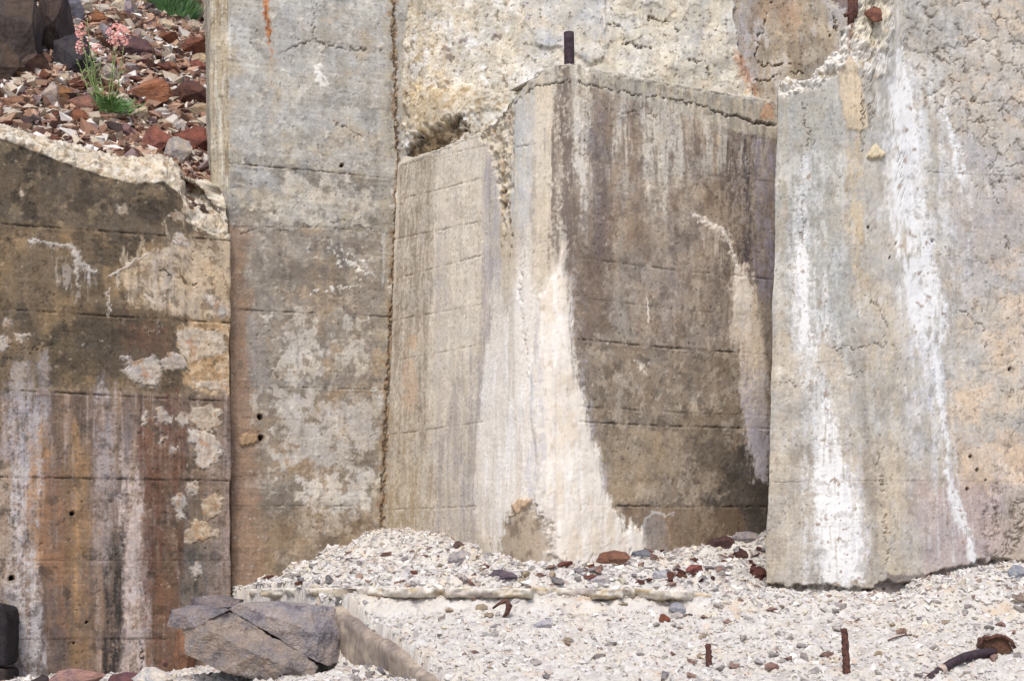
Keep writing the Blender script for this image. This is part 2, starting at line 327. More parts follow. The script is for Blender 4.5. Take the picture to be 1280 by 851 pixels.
mix((70, 64, 60), low*W.poly([(-10, 445), (45, 450), (48, 490), (-10, 490)], .03, .03, 9, 8), .6)
mix((172, 160, 150), W.poly([(16, 450), (34, 450), (36, 492), (16, 492)], .02, .02, 9, 8), .6); mix((160, 148, 142), W.poly([(46, 440), (60, 440), (62, 490), (48, 490)], .015, .02, 9, 9), .6)
mix((202, 188, 164), sm(1.1, 1.5, n(26, 26, 4, 14))*sm(0, .8, n(3, 3, 3, 34)), .45); mix((58, 50, 42), sm(1.2, 1.6, n(30, 30, 4, 15)), .6); mix((58, 52, 46), sm(.5, 1.2, n(9, 9, 6, 16)), .5)
# relief
W.h += .006*n(2, 2, 3, 20)+.0010*n(16, 16, 5, 21)+.0004*n(60, 60, 3, 22)
for k, (a, b) in enumerate([(280, 301), (386, 405), (487, 502), (596, 601), (700, 700), (799, 798)]):
    W.joint([(-400, a-(b-a)*1.4), (0, a), (145, (a+b)/2), (287, b)], .007, .012 if k < 4 else .005, .75 if k < 4 else .35, (74, 62, 50), k)
    q = W.uv([(100, a)])[0]; W.h += (.004 if k % 2 else -.004)*sm(-.02, .02, W.v-q[1])
W.crack([(200, 338), (218, 346), (235, 355), (250, 352)]); W.crack([(240, 324), (252, 318), (265, 324)], sd=1); W.crack([(20, 430), (45, 436), (70, 430)], .004, .01); W.crack([(176, 800), (178, 850)], .006); W.crack([(35, 800), (60, 845)], .003, .006, a=.5)
W.hole(14, 722, .016, .06); W.hole(90, 642, .014, .05); W.hole(108, 777, .009, .03); W.hole(92, 803, .007, .03)
# broken top bevel
bev = (W.row >= W.nface-2).astype(float)
mix((192, 178, 156), bev, 1); mix((216, 206, 188), bev*sm(-.3, .5, n(14, 14, 6, 24)), .75); mix((150, 122, 90), bev*sm(.35, 1, n(18, 18, 5, 25)), .8); mix((122, 108, 96), bev*sm(.7, 1.2, n(30, 30, 4, 26)), .6)
W.h += bev*(.014*n(9, 9, 5, 27)+.004*n(30, 30, 4, 28))
spill = W.poly([(228, 236), (250, 240), (292, 250), (292, 300), (262, 296), (246, 284), (234, 276)], .012, .02, 12, 9)*(1-bev); mix((206, 192, 168), spill, .9); W.h += spill*(.012*n(20, 20, 4, 29))
# white mineral runs
ef = np.maximum.reduce([W.line([(36, 301), (70, 306), (88, 308), (96, 318), (100, 330), (110, 336), (120, 340)], [.012, .02, .022, .03, .03, .025, .012], .012, 20, 1, .1), W.line([(97, 320), (96, 345), (98, 362)], [.03, .018, .004], .01, 20, 2, .1),
    W.line([(109, 335), (111, 358)], [.024, .008], .008, 20, 3, .1), W.line([(147, 338), (148, 362)], [.012, .004], .006, 20, 4), W.line([(136, 345), (150, 338), (175, 322), (190, 316)], [.006, .014, .01, .006], .01, 20, 5), W.line([(215, 303), (232, 305)], .012, .008, 20, 5), W.line([(232, 305), (236, 306)], .016, .008, 20, 5)])
mix((206, 196, 184), ef, .75); W.part('mineral_crust', ef, .6, .003)
mix((186, 172, 158), sm(.1, .8, n(40, 6, 3, 17))*W.poly([(60, 310), (118, 335), (118, 370), (90, 380), (60, 340)], .02, .02, 9, 10), .5)
ve = np.maximum(W.line([(136, 360), (133, 372), (138, 382), (136, 395)], .006, .012, 24, 7), W.line([(180, 368), (190, 378)], [.01, .012], .008, 20, 8)); mix((206, 192, 176), ve, .8)
# flakes of pale render left on the wall
FL = [([(0, 418), (14, 424), (14, 432), (0, 440), (-10, 430)], 0), ([(17, 415), (28, 416), (42, 416), (34, 424), (26, 427), (18, 423)], 0), ([(3, 398), (12, 396), (14, 406), (5, 409)], 0), ([(238, 268), (238, 268)], 9),
      ([(150, 446), (162, 446), (172, 452), (190, 444), (198, 450), (204, 470), (196, 484), (178, 482), (160, 470), (150, 464), (162, 458)], 0), ([(198, 452), (216, 440), (230, 446), (236, 458), (214, 464), (202, 462)], 0), ([(222, 412), (246, 410), (262, 414), (280, 412), (284, 440), (268, 444), (250, 448), (236, 456), (224, 440)], 1), ([(240, 474), (256, 478), (284, 474), (284, 492), (262, 486), (244, 486)], 1),
      ([(258, 366), (268, 372), (282, 386), (278, 398), (268, 388), (258, 376)], 0), ([(177, 516), (184, 514), (185, 528), (179, 532)], 0), ([(194, 508), (202, 506), (210, 518), (216, 520), (212, 530), (196, 528)], 0), ([(222, 514), (232, 516), (238, 528), (230, 536), (222, 528)], 0), ([(240, 508), (262, 506), (276, 512), (276, 530), (264, 540), (246, 536), (236, 522)], 1), ([(234, 536), (256, 538), (270, 546), (280, 566), (268, 582), (254, 588), (244, 576), (246, 560), (236, 552)], 0),
      ([(200, 545), (208, 546), (206, 552), (200, 552)], 0), ([(214, 556), (220, 558), (218, 566), (213, 564)], 0), ([(232, 606), (244, 600), (250, 612), (242, 620), (234, 618)], 0), ([(214, 622), (228, 614), (234, 628), (230, 640), (234, 646), (222, 650), (218, 640)], 0), ([(252, 624), (268, 616), (280, 620), (276, 640), (262, 650), (254, 644)], 2), ([(232, 664), (244, 648), (256, 650), (262, 658), (274, 662), (276, 672), (258, 674), (240, 680), (230, 676)], 2), ([(238, 706), (246, 702), (254, 708), (252, 718), (244, 724), (238, 716)], 0),
      ([(216, 294), (228, 292), (236, 300), (224, 306), (216, 302)], 0), ([(146, 258), (160, 258), (158, 266), (148, 268)], 3), ([(212, 265), (228, 266), (232, 274), (220, 276)], 3), ([(28, 236), (32, 240), (30, 248), (26, 246)], 3)]
for k, (pg, cc) in enumerate(FL):
    if cc == 9: continue
    m = W.poly(pg, .010, .011, 26, k % 5); c = [(182, 170, 158), (184, 169, 150), (182, 160, 134), (160, 146, 130)][cc]
    mix(c, m, .9); mix((206, 194, 178), m*sm(.1, .9, n(18, 18, 4, 60+k)), .6); mix((140, 118, 98), m*sm(.3, .9, n(24, 24, 5, 63+k)), .5); mix((168, 122, 82), m*sm(.4, 1.1, n(11, 11, 4, 61+k)), .6)
    ring = np.clip(W.poly(pg, .018, .012, 26, k % 5)-m, 0, 1); mix((64, 52, 42), ring*sm(-.3, .6, n(9, 9, 3, 62)), .6); W.h -= .006*ring
    if cc != 3: W.part('render_flake', m, .5, .0045, rough=.25, mat=M_CONC)
W.weather(1.25)
W.build('stained brown retaining wall with flaking pale patches below the reddish scree', 'wall')

# ================================================================== PILLAR
W = Wall('concrete_pillar', [(268, 10.35, 256, 10.38, .03), (268, 9.97, 262, 10.05), (290, 9.89, 285, 9.98), (475, 10.28, 490, 10.37), (520, 10.38, 530, 10.47, .03), (530, 10.9, 540, 11, .05)], 1.3, 4.95, 0.9, 5.5, [(.1, .02), (.8, 0)])
n, mix = W.n, W.mix
W.col[:] = lin((178, 173, 164))
mix((154, 148, 138), sm(-.1, .8, n(4, 4, 6, 1)), .6); mix((200, 196, 186), sm(.1, .9, n(3.4, 2.6, 5, 2)), .7); mix((184, 166, 138), sm(.3, 1.0, n(2.6, 2.6, 4, 3)), .5)
A = W.poly([(250, 203), (505, 224), (505, 300), (250, 285)], .015, .01, 6)
B = W.poly([(250, 285), (505, 300), (505, 490), (250, 484)], .03, .02, 6)
C = W.poly([(250, 484), (505, 488), (505, 800), (250, 800)], .03, .02, 6)
mix((150, 144, 134), A, .8); mix((192, 182, 162), A*sm(0, .5, n(6, 5, 5, 4)), .7); mix((120, 112, 102), A*sm(.2, .7, n(5, 8, 5, 5)), .6)
mix((142, 130, 116), B, .88); mix((176, 166, 150), B*sm(.0, .5, n(13, 10, 6, 6)), .55); mix((174, 150, 120), B*sm(.1, .8, n(3, 3, 5, 7)), .55); mix((118, 110, 102), B*sm(.3, .9, n(9, 8, 6, 46)), .5)
mix((138, 125, 109), C, .88); mix((190, 180, 166), C*sm(.2, .45, n(10, 9, 6, 8)), .75); mix((166, 138, 106), C*sm(.0, .8, n(2.5, 2.5, 4, 9)), .5); mix((116, 104, 92), C*sm(.35, .9, n(10, 9, 6, 47)), .5)
pe = n(7, 5, 6, 10)
for (pg, c) in [([(345, 400), (372, 396), (402, 402), (404, 470), (385, 482), (360, 482), (350, 440)], (188, 180, 168)), ([(428, 400), (455, 402), (462, 440), (455, 480), (432, 470), (422, 430)], (182, 174, 160)),
                ([(350, 500), (400, 495), (480, 500), (480, 560), (420, 590), (350, 580)], (178, 170, 160)), ([(372, 585), (400, 600), (432, 590), (470, 578), (466, 640), (430, 668), (380, 660), (372, 620)], (196, 188, 176)), ([(330, 225), (420, 225), (470, 250), (470, 275), (380, 280), (330, 265)], (184, 176, 162))]:
    m = W.poly(pg, .09, .05, 9, 3); m2 = sm(.38, .66, m*.75+.40*n(11, 8, 6, 10)); mix(np.array(c)+10, m2, .82); W.h += .0012*m2
mix((90, 84, 78), W.poly([(335, 345), (440, 300), (440, 345), (420, 372), (340, 356)], .05, .05, 9, 4), .45); mix((108, 100, 92), W.poly([(310, 620), (372, 615), (380, 680), (320, 690)], .05, .05, 7, 5), .5)
low = W.poly([(250, 610), (380, 640), (480, 640), (480, 800), (250, 800)], .09, .05, 5, 6); mix((152, 128, 98), low, .55); mix((112, 94, 76), low*sm(.1, .8, n(6, 5, 5, 11)), .6)
# rusty wash along the left corner
mix((152, 124, 102), W.poly([(284, 270), (315, 290), (312, 480), (322, 560), (330, 700), (330, 800), (280, 800)], .03, .03, 5, 7), .75)
mix((150, 124, 104), W.poly([(290, 390), (306, 395), (312, 480), (310, 560), (318, 720), (296, 740), (290, 560)], .02, .02, 8, 8), .75); mix((112, 90, 74), W.poly([(286, 540), (296, 540), (300, 720), (286, 720)], .02, .02, 8, 9), .6)
mix((142, 136, 132), W.poly([(310, 395), (330, 400), (338, 470), (320, 490), (310, 470)], .02, .02, 8, 10), .6); mix((182, 182, 180), W.poly([(300, 208), (345, 214), (345, 236), (310, 240)], .02, .03, 10, 10), .5)
cham = W.poly([(250, -60), (284, -60), (287, 240), (250, 240)], .006, .004, 8, 1); mix((182, 168, 142), cham, .8); mix((208, 200, 182), cham*sm(.1, .8, n(24, 2, 4, 12)), .7); mix((138, 116, 86), cham*sm(.3, .9, n(30, 3, 4, 13)), .6)
mix((176, 164, 140), W.band(474, 505, -80, 700, .02, .015, 10, 2), .5); mix((208, 204, 196), W.line([(480, 290), (480, 320), (478, 360)], [.016, .014, .006], .004, 12), .6)
mix((148, 118, 86), W.line([(490, -60), (493, 100), (498, 210), (492, 330), (484, 480), (476, 680)], .028, .02, 12, 2, .1), .8)
mix((104, 82, 60), W.line([(491, -60), (494, 100), (499, 210), (493, 330), (485, 480), (477, 680)], .012, .012, 22, 3, .1), .75); W.h -= .015*W.line([(491, -60), (494, 100), (499, 210), (493, 330), (485, 480), (477, 680)], .012, .012, 22, 3, .1)
ru = W.line([(331, -50), (332, 10), (335, 40), (338, 58), (340, 75)], [.022, .026, .02, .01, .004], .010, 20, 1, .2); mix((190, 120, 66), ru, .85); mix((128, 70, 40), ru*sm(.2, .8, n(30, 10, 3, 14)), .8); mix((192, 168, 130), W.line([(336, 60), (342, 110), (345, 150)], [.03, .05, .03], .03, 12, 2, 0), .35)
wh = np.maximum.reduce([W.poly([(392, 82), (399, 80), (405, 92), (414, 104), (408, 110), (398, 106)], .006, .012, 26, 1), W.line([(385, 367), (400, 362), (416, 362), (432, 362), (450, 358)], [.008, .014, .02, .014, .006], .012, 22, 3)*sm(-.5, .2, n(20, 20, 3, 15)), W.poly([(410, 308), (440, 318), (466, 330), (464, 348), (440, 340), (424, 330)], .02, .03, 22, 4)*sm(.0, .4, n(28, 28, 4, 16))])
mix((226, 222, 214), wh, .9); W.part('white_scab', wh, .6, .003)
mix((90, 80, 68), sm(1.25, 1.6, n(30, 30, 4, 17)), .7); mix((204, 198, 186), sm(1.2, 1.6, n(24, 24, 4, 18)), .5); mix((120, 108, 94), sm(.55, 1.1, n(13, 13, 5, 19)), .4)
W.h += .006*n(2, 2, 3, 20)+.0009*n(14, 14, 5, 21)+.0004*n(60, 60, 3, 22)
W.joint([(285, 204), (495, 224)], .007, .012, .8, sd=1); W.joint([(285, 284), (400, 284), (490, 292)], .005, .006, .4, sd=2); W.joint([(300, 387), (490, 396)], .006, .01, .6, sd=3); W.joint([(350, 484), (484, 487)], .006, .010, .7, sd=4); W.joint([(290, 597), (480, 576)], .004, .005, .3, sd=5); W.joint([(290, 632), (478, 632)], .005, .006, .4, sd=6); W.joint([(360, 672), (476, 672)], .004, .005, .3, sd=7)
W.crack([(358, 64), (380, 54), (394, 50), (408, 58), (424, 60), (450, 62), (475, 62)], .007, .012, (110, 96, 84), .6); W.crack([(392, 45), (394, 10), (390, -20)], .005, .01, a=.4); W.crack([(410, 150), (430, 158), (448, 168), (470, 175)], .005, .01, (110, 98, 86), .6); W.crack([(285, 10), (270, 25), (262, 40)], .004, .008)
W.crack([(330, 470), (345, 465), (352, 480)], .004, .008, a=.5); W.crack([(300, 290), (360, 288), (430, 275), (470, 290)], .005, .008, a=.4, sd=2)
W.hole(325, 521, .019, .09); W.hole(326, 547, .018, .09); W.hole(427, 207, .012, .03)
pt = W.poly([(298, 545), (312, 540), (322, 546), (318, 556), (302, 558)], .008, .012, 20, 2); mix((182, 150, 112), pt, .8); W.part('render_flake', pt, .5, .01, mat=M_CONC, rough=.4)
W.weather(1.0)
W.build('tall grey concrete pillar with an orange rust streak near its top', 'pillar')

# ================================================================== MIDDLE BUTTRESS (rounded prow)
A0 = np.array([-.7725, 10.3]); Vc = np.array([.143, 8.93]); E0 = Vc+np.array([.868, .496])*2.05
dl = (A0-Vc)/np.linalg.norm(A0-Vc); dr = (E0-Vc)/np.linalg.norm(E0-Vc); R_ = .30
p1, p2 = Vc+dl*R_, Vc+dr*R_; plan = [A0+dl*.35, A0, p1]
for k in range(1, 8):
    t = k/8; plan.append((1-t)**2*p1+2*t*(1-t)*Vc+t*t*p2)
plan += [p2, E0]
ctrl = []
for k, p in enumerate(plan):
    d = p[1]; px = CX+F*p[0]/d; dd = .05
    sh = [30, 27, 10, 9, 8, 7, 6, 5, 4, 3, 2, 0][min(k, 11)]-4
    ctrl.append((px-sh*.45, d, px+sh*.55, d+dd, (.03, .0062)[k > 0]))
W = Wall('concrete_buttress', ctrl, 1.4, 4.2, 1.1, [(440, 210), (500, 205), (560, 182), (600, 166), (618, 152), (640, 124), (660, 103), (678, 88), (695, 82), (720, 79), (745, 84), (770, 93), (800, 103), (850, 118), (900, 134), (970, 152), (1060, 175)],
         [(k*.12, .012*math.sin(k*3)) for k in (.1, .25, .45, .7, 1)]+[(.3, .03), (.8, .05)])
n, mix = W.n, W.mix
W.col[:] = lin((202, 190, 171))
xc = W.uv([(672, 400)])[0][0]
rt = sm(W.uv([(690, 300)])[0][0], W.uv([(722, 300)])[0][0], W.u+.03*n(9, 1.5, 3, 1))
# left face
lf = 1-rt
mix((220, 207, 188), sm(-.2, .8, n(6, .6, 3, 2)), .6); mix((192, 180, 164), sm(.3, 1, n(9, .7, 3, 3)), .3)
for (x0, x1, y0, y1, c, a) in [(495, 542, 150, 560, (166, 152, 134), .95), (540, 606, 160, 500, (224, 212, 193), 1.3), (604, 626, 150, 450, (172, 162, 160), .8), (540, 556, 300, 680, (178, 168, 162), .5), (556, 604, 460, 660, (196, 186, 176), .5), (575, 600, 560, 690, (176, 166, 160), .5), (480, 520, 520, 700, (178, 158, 130), .6), (480, 545, 600, 700, (164, 144, 116), .7),
        (626, 642, 170, 330, (200, 180, 150), .6), (640, 668, 120, 260, (190, 188, 183), .9), (668, 692, 100, 330, (206, 190, 166), .9), (684, 692, 110, 260, (222, 210, 190), .8), (676, 684, 110, 300, (150, 132, 112), .6), (690, 704, 115, 300, (150, 138, 126), .9), (702, 716, 100, 330, (132, 118, 108), .9)]:
    mix(c, W.band(x0, x1, y0, y1, .02, .015, 12, 1.5, sd=x0 % 5), a)
mix((206, 178, 150), W.poly([(505, 440), (518, 450), (522, 490), (514, 520), (504, 500)], .02, .03, 10, 2), .7); mix((206, 170, 136), W.poly([(512, 418), (522, 420), (518, 436), (508, 434)], .015, .02, 10, 3), .5)
mix((128, 114, 92), lf*sm(.5, 1.1, n(12, 12, 5, 4))*W.band(490, 545, 180, 560, .02), .4)
# right face
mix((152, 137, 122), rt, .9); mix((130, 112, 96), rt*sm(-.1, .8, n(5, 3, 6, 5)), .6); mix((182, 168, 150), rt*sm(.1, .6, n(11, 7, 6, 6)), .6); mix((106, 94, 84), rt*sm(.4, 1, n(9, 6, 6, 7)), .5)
for (x0, x1, y0, y1, c, a) in [(716, 738, 95, 205, (214, 204, 188), 1.2), (724, 733, 190, 320, (206, 196, 182), 1.1), (738, 760, 140, 300, (150, 138, 136), .7), (756, 800, 150, 300, (156, 132, 108), .6), (762, 800, 320, 420, (164, 154, 140), .6), (806, 832, 130, 265, (206, 196, 178), 1.1), (832, 845, 170, 420, (132, 118, 112), .6), (850, 866, 150, 250, (186, 172, 154), .8), (770, 784, 120, 230, (190, 180, 166), .8), (880, 900, 180, 300, (166, 138, 108), .5),
        (716, 740, 330, 650, (150, 142, 144), .45), (900, 930, 180, 340, (96, 80, 72), .7), (926, 946, 160, 340, (80, 72, 76), .8), (944, 975, 165, 360, (156, 146, 154), 1), (895, 925, 330, 600, (104, 90, 80), .5), (690, 716, 300, 430, (140, 122, 106), .4), (745, 765, 200, 420, (118, 104, 96), .6)]:
    mix(c, W.band(x0, x1, y0, y1, .02, .018, 12, 1.5, sd=x0 % 5), a)
lo = rt*W.poly([(700, 425), (1000, 445), (1000, 760), (700, 760)], .03, .02, 6, 3)
pl = n(13, 11, 6, 9); mix((138, 122, 102), lo, .6); mix((180, 167, 150), lo*sm(.0, .4, pl)*sm(-.5, .3, n(3, 3, 3, 10)), .6); mix((98, 88, 76), lo*sm(.4, .9, -n(10, 10, 6, 11)), .6)
W.h += lo*(.0012*sm(0, .4, pl))
mix((54, 50, 48), W.poly([(905, 575), (990, 500), (990, 720), (890, 690), (895, 640), (880, 625), (905, 610)], .06, .05, 7, 4), .8); mix((84, 74, 62), W.poly([(860, 545), (925, 545), (920, 600), (870, 590)], .05, .06, 9, 5), .55); mix((112, 92, 76), W.poly([(715, 270), (760, 270), (765, 420), (720, 430)], .06, .06, 12, 6), .6)  # darkest patch paints the contact shade beside the right block into the colour
mix((172, 152, 124), W.poly([(745, 535), (850, 540), (850, 600), (760, 640), (745, 600)], .05, .04, 6, 7), .5); mix((132, 108, 84), W.poly([(770, 632), (930, 632), (930, 700), (780, 690)], .03, .03, 6, 8), .5)
# cap rim
cap = W.poly([(600, 150), (640, 134), (672, 112), (690, 108), (720, 108), (745, 113), (800, 128), (850, 142), (900, 158), (975, 178), (975, 60), (600, 60)], .01, .008, 10, 9)
mix((186, 178, 162), cap, .75); mix((150, 142, 130), cap*sm(.0, .7, n(20, 2, 4, 12)), .6); mix((206, 190, 160), cap*sm(.2, .9, n(26, 2, 4, 13)), .6)
drip = W.poly([(620, 140), (690, 105), (760, 112), (970, 165), (960, 200), (840, 230), (640, 230)], .08, .03, 6, 1); mix((204, 195, 180), drip*sm(.05, .6, n(14, 1.2, 5, 14)), .8); mix((112, 100, 92), drip*sm(.4, 1, n(22, 1.6, 4, 15)), .5)
mix((206, 156, 116), W.poly([(948, 128), (966, 130), (968, 152), (950, 150)], .012, .012, 14, 1), .7)
brk = W.poly([(590, 160), (625, 140), (642, 122), (640, 200), (638, 250), (630, 300), (624, 240), (612, 185)], .015, .025, 12, 2); mix((206, 192, 166), brk, .7); W.h -= brk*(.012+.012*n(20, 20, 4, 16)); mix((166, 134, 92), brk*sm(.2, .8, n(16, 8, 4, 17)), .7)
top = W.row >= W.nface-4; W.h += top*(.004*n(20, 20, 4, 18)); mix((198, 189, 172), top.astype(float), .7)
mix((80, 68, 58), sm(1.25, 1.6, n(28, 28, 4, 19)), .6); mix((212, 200, 182), sm(1.3, 1.7, n(24, 24, 4, 23)), .4); mix((110, 96, 84), rt*sm(.5, 1.0, n(12, 12, 5, 24)), .45)
W.h += .005*n(2, 2, 3, 20)+.0009*n(14, 14, 5, 21)+.0004*n(60, 60, 3, 22)
JL = [(210, 182), (252, 222), (300, 276), (350, 318), (401, 380), (452, 430), (544, 527), (637, 632)]
for k, (a, b) in enumerate(JL): W.joint([(492-(a-200)*.02, a), (606, b)], .005, .006, .5, (138, 116, 88), k, .005)
for k, (a, b, s_) in enumerate([(322, 350, .55), (424, 444, .85), (508, 520, .4), (527, 536, .8), (631, 633, .8), (200, 228, .2), (372, 398, .3)]): W.joint([(725, a), (840, (a+b)/2+1), (970, b)], .007, .012*s_, s_, (74, 62, 52), 10+k)
W.crack([(640, 133), (656, 118), (672, 106), (690, 103), (720, 103), (745, 108), (770, 116), (800, 119), (825, 122), (850, 126), (880, 134), (900, 142), (925, 146), (945, 154), (968, 157)], [.005]*9+[.006, .007, .008, .010, .014, .016], .02, (84, 70, 58), .8, .010); W.crack([(770, 140), (800, 142), (822, 146)], .005, .01, a=.5); W.crack([(636, 255), (640, 300), (634, 330)], .009, .02); W.crack([(630, 230), (628, 262)], .012, .025)
W.crack([(655, 300), (652, 330), (650, 370), (656, 420), (660, 470)], .004, .01, (150, 126, 96), .6); W.crack([(640, 180), (648, 182), (666, 178)], .005, .01)
# big white flow over the nose
FLOW = [(655, 292), (651, 320), (646, 352), (640, 372), (634, 392), (628, 372), (618, 356), (612, 358), (616, 390), (613, 425), (604, 450), (606, 470), (600, 520), (597, 580), (594, 630), (600, 668), (625, 690), (660, 712), (730, 712), (810, 696), (806, 668), (790, 656), (772, 646), (762, 630), (752, 596), (744, 560), (736, 530), (726, 492), (717, 450), (714, 410), (710, 370), (707, 335), (706, 300), (698, 318), (692, 342), (682, 358), (670, 362), (664, 340), (660, 312)]
fl = W.poly(FLOW, .035, .012, 14, 1, .22); core = W.poly([(706, 304), (712, 400), (720, 470), (740, 545), (758, 620), (775, 650), (806, 668), (804, 700), (730, 712), (690, 706), (672, 640), (668, 560), (664, 470), (672, 380), (690, 345)], .032, .014, 16, 2, .22)
lef = W.poly([(655, 300), (664, 345), (664, 470), (668, 600), (660, 640), (610, 660), (598, 600), (602, 500), (612, 440), (614, 370), (634, 395), (648, 345)], .08, .03, 14, 3, .18)
thin = sm(-.2, .6, n(20, 1.4, 4, 25)); wash = W.poly([(604, 170), (640, 130), (664, 110), (668, 300), (660, 420), (600, 520), (608, 330)], .07, .03, 10, 4, .2); mix((206, 202, 198), wash*sm(-.2, .7, n(22, 1.2, 5, 42)), .4); mix((168, 158, 152), W.poly([(606, 430), (575, 480), (548, 520), (540, 690), (606, 690), (598, 560)], .06, .03, 10, 5, .2)*sm(-.7, .6, n(16, 1.0, 5, 48)), .65)
mix((218, 208, 194), fl, .95); mix((230, 221, 209), fl*lef*(.75+.25*thin), .9); mix((232, 222, 208), core, .92); mix((222, 205, 182), core*sm(.0, .8, n(6, 3, 5, 26)), .6); mix((206, 196, 188), core*sm(.3, 1, n(24, 1.8, 5, 43)), .55); mix((240, 235, 226), core*sm(.3, 1, n(18, 2.4, 5, 44)), .7); mix((188, 168, 142), core*sm(.75, 1.2, n(20, 12, 6, 45)), .5)
lef2 = W.poly([(655, 330), (662, 360), (666, 470), (668, 610), (650, 622), (622, 650), (600, 668), (592, 630), (598, 540), (604, 470), (614, 430), (622, 450), (634, 410), (646, 370)], .03, .018, 15, 6, .2); mix((228, 219, 207), lef2*sm(-1.2, .1, n(13, 1.0, 5, 57)), .88); mix((242, 238, 232), lef2*sm(.3, .9, n(15, 1.1, 5, 58)), .7)
mix((186, 184, 188), W.band(664, 676, 400, 660, .012, .02, 10, 1.5, 2)*fl, .6); mix((198, 184, 164), fl*(1-core)*sm(.1, .9, n(12, 1.0, 4, 27)), .45); mix((236, 231, 224), fl*(1-core)*sm(.3, 1, n(16, 1.0, 4, 54)), .6)
scar = W.poly([(625, 690), (628, 664), (640, 640), (650, 630), (668, 640), (686, 654), (690, 680), (684, 712), (640, 712)], .025, .03, 12, 4); mix((168, 148, 122), scar, .85); mix((120, 104, 88), scar*sm(0, .8, n(10, 8, 5, 28)), .7); mix((186, 176, 170), W.band(676, 692, 640, 712, .012, .01), .5)
flake = W.poly([(640, 628), (655, 622), (668, 624), (662, 634), (646, 642)], .006, .008, 18, 5); mix((196, 164, 132), flake, .9); mix((90, 70, 52), W.line([(640, 630), (645, 644), (638, 646)], .008, .005, 18), .7)
bump = .4+.6*sm(-.6, .8, n(16, 2.2, 5, 29)); fm = np.clip(fl*(.35+.65*np.maximum(core, lef*.7))*(1-scar), 0, 1)
W.part('mineral_flow', core*(1-scar), .4, .012, 'thick cream white mineral flow widening down the rounded nose', rough=.10); W.part('render_flake', flake, .5, .016, mat=M_CONC, rough=.4)
spl = W.line([(702, 310), (715, 420), (738, 540), (762, 630)], [.03, .05, .08, .06], .03, 12, 3, 0); mix((186, 180, 182), spl*(1-core)*sm(-.5, .6, n(24, 4, 5, 49)), .6)
rim = np.maximum(W.line([(803, 668), (806, 650), (814, 640), (826, 640), (832, 646), (842, 640)], [.012, .014, .014, .016, .014, .004], .008, 18, 4, .1), 0); mix((206, 200, 192), rim, .7); mix((150, 142, 138), W.poly([(804, 690), (808, 648), (824, 642), (834, 660), (830, 690)], .02, .015, 10, 4), .5)
br = np.maximum.reduce([W.line(p, .008, .006, 20, 6, .1) for p in [[(576, 606), (578, 580), (582, 570), (596, 568), (596, 585), (590, 605), (588, 630), (592, 645)], [(596, 572), (597, 550)], [(560, 590), (566, 582)]]]); mix((214, 206, 198), br, .7)
for (x0, x1, y0, y1, c, a) in [(690, 697, 112, 310, (128, 114, 102), .9), (702, 716, 104, 330, (122, 108, 98), .9), (664, 670, 120, 330, (158, 146, 134), .6), (742, 756, 150, 330, (120, 106, 100), .6), (716, 736, 96, 215, (216, 207, 192), .9), (640, 664, 118, 250, (192, 189, 182), .7), (670, 688, 106, 300, (208, 194, 172), .7)]: mix(c, np.clip(W.band(x0, x1, y0, y1, .012, .012, 14, 1.5, sd=x0 % 5)*1.4, 0, 1)*(1-fl), a)
# second white run high on the right face
f2 = np.maximum(W.line([(866, 268), (880, 276), (894, 284), (906, 292), (914, 310), (920, 326), (923, 340)], [.012, .03, .045, .045, .035, .025, .03], .02, 22, 5, .05), W.poly([(919, 338), (929, 340), (941, 352), (949, 380), (955, 420), (959, 470), (961, 540), (958, 592), (942, 590), (934, 550), (927, 500), (921, 455), (914, 420), (912, 380), (915, 352)], .032, .016, 18, 6, .3))
zA = W.uv([(935, 480)])[0][1]; cool = 1-sm(zA-.35, zA+.3, W.v)
mix((222, 206, 186), f2, .9); mix((170, 164, 174), f2*cool, .8); mix((150, 134, 124), f2*sm(.4, 1, n(22, 3, 5, 30)), .35)
thl = np.maximum(W.line([(866, 268), (880, 276), (894, 283), (906, 291), (914, 309), (920, 326), (923, 342)], [.006, .014, .018, .018, .014, .010, .014], .010, 24, 9, .3), W.poly([(921, 338), (930, 344), (938, 362), (940, 400), (932, 420), (920, 400), (917, 360)], .03, .014, 16, 7, .4)*.7); mix((232, 222, 210), thl, .85)
tail = W.poly([(876, 280), (905, 290), (905, 330), (880, 310)], .02, .02, 14, 7)*sm(0, .6, n(30, 2, 3, 31)); mix((204, 190, 174), tail, .6)
W.part('mineral_streak', f2, .6, .003, 'narrow cream white mineral streak beside the right hand block', rough=.10)
mix((232, 222, 208), np.maximum(W.line([(808, 370), (810, 380), (811, 394), (811, 402)], [.003, .009, .007, .011], .004, 20), W.poly([(796, 448), (808, 456), (808, 470), (796, 462)], .01, .02, 28, 7)*.5), .8)
mix((210, 186, 158), W.line([(898, 170), (897, 180)], .012, .004, 20), .8)
sp = np.maximum(W.poly([(920, 170), (960, 165), (955, 230), (930, 290), (920, 270)], .04, .05, 16, 8)*sm(.2, .5, n(18, 9, 5, 32)), W.line([(926, 170), (922, 190), (936, 205), (928, 235), (930, 275)], [.012, .02, .008, .012, .012], .02, 22, 8, .2)*.8); mix((184, 172, 166), sp, .55)
_c = W.col.copy(); W.weather(1.0, .25); _k = np.clip(np.maximum.reduce([core, fl*.8, lf*.45]), 0, 1)[:, None]*.85; W.col += (_c-W.col)*_k
W.build('stained concrete buttress with a rounded nose and a wide white mineral flow', 'buttress')

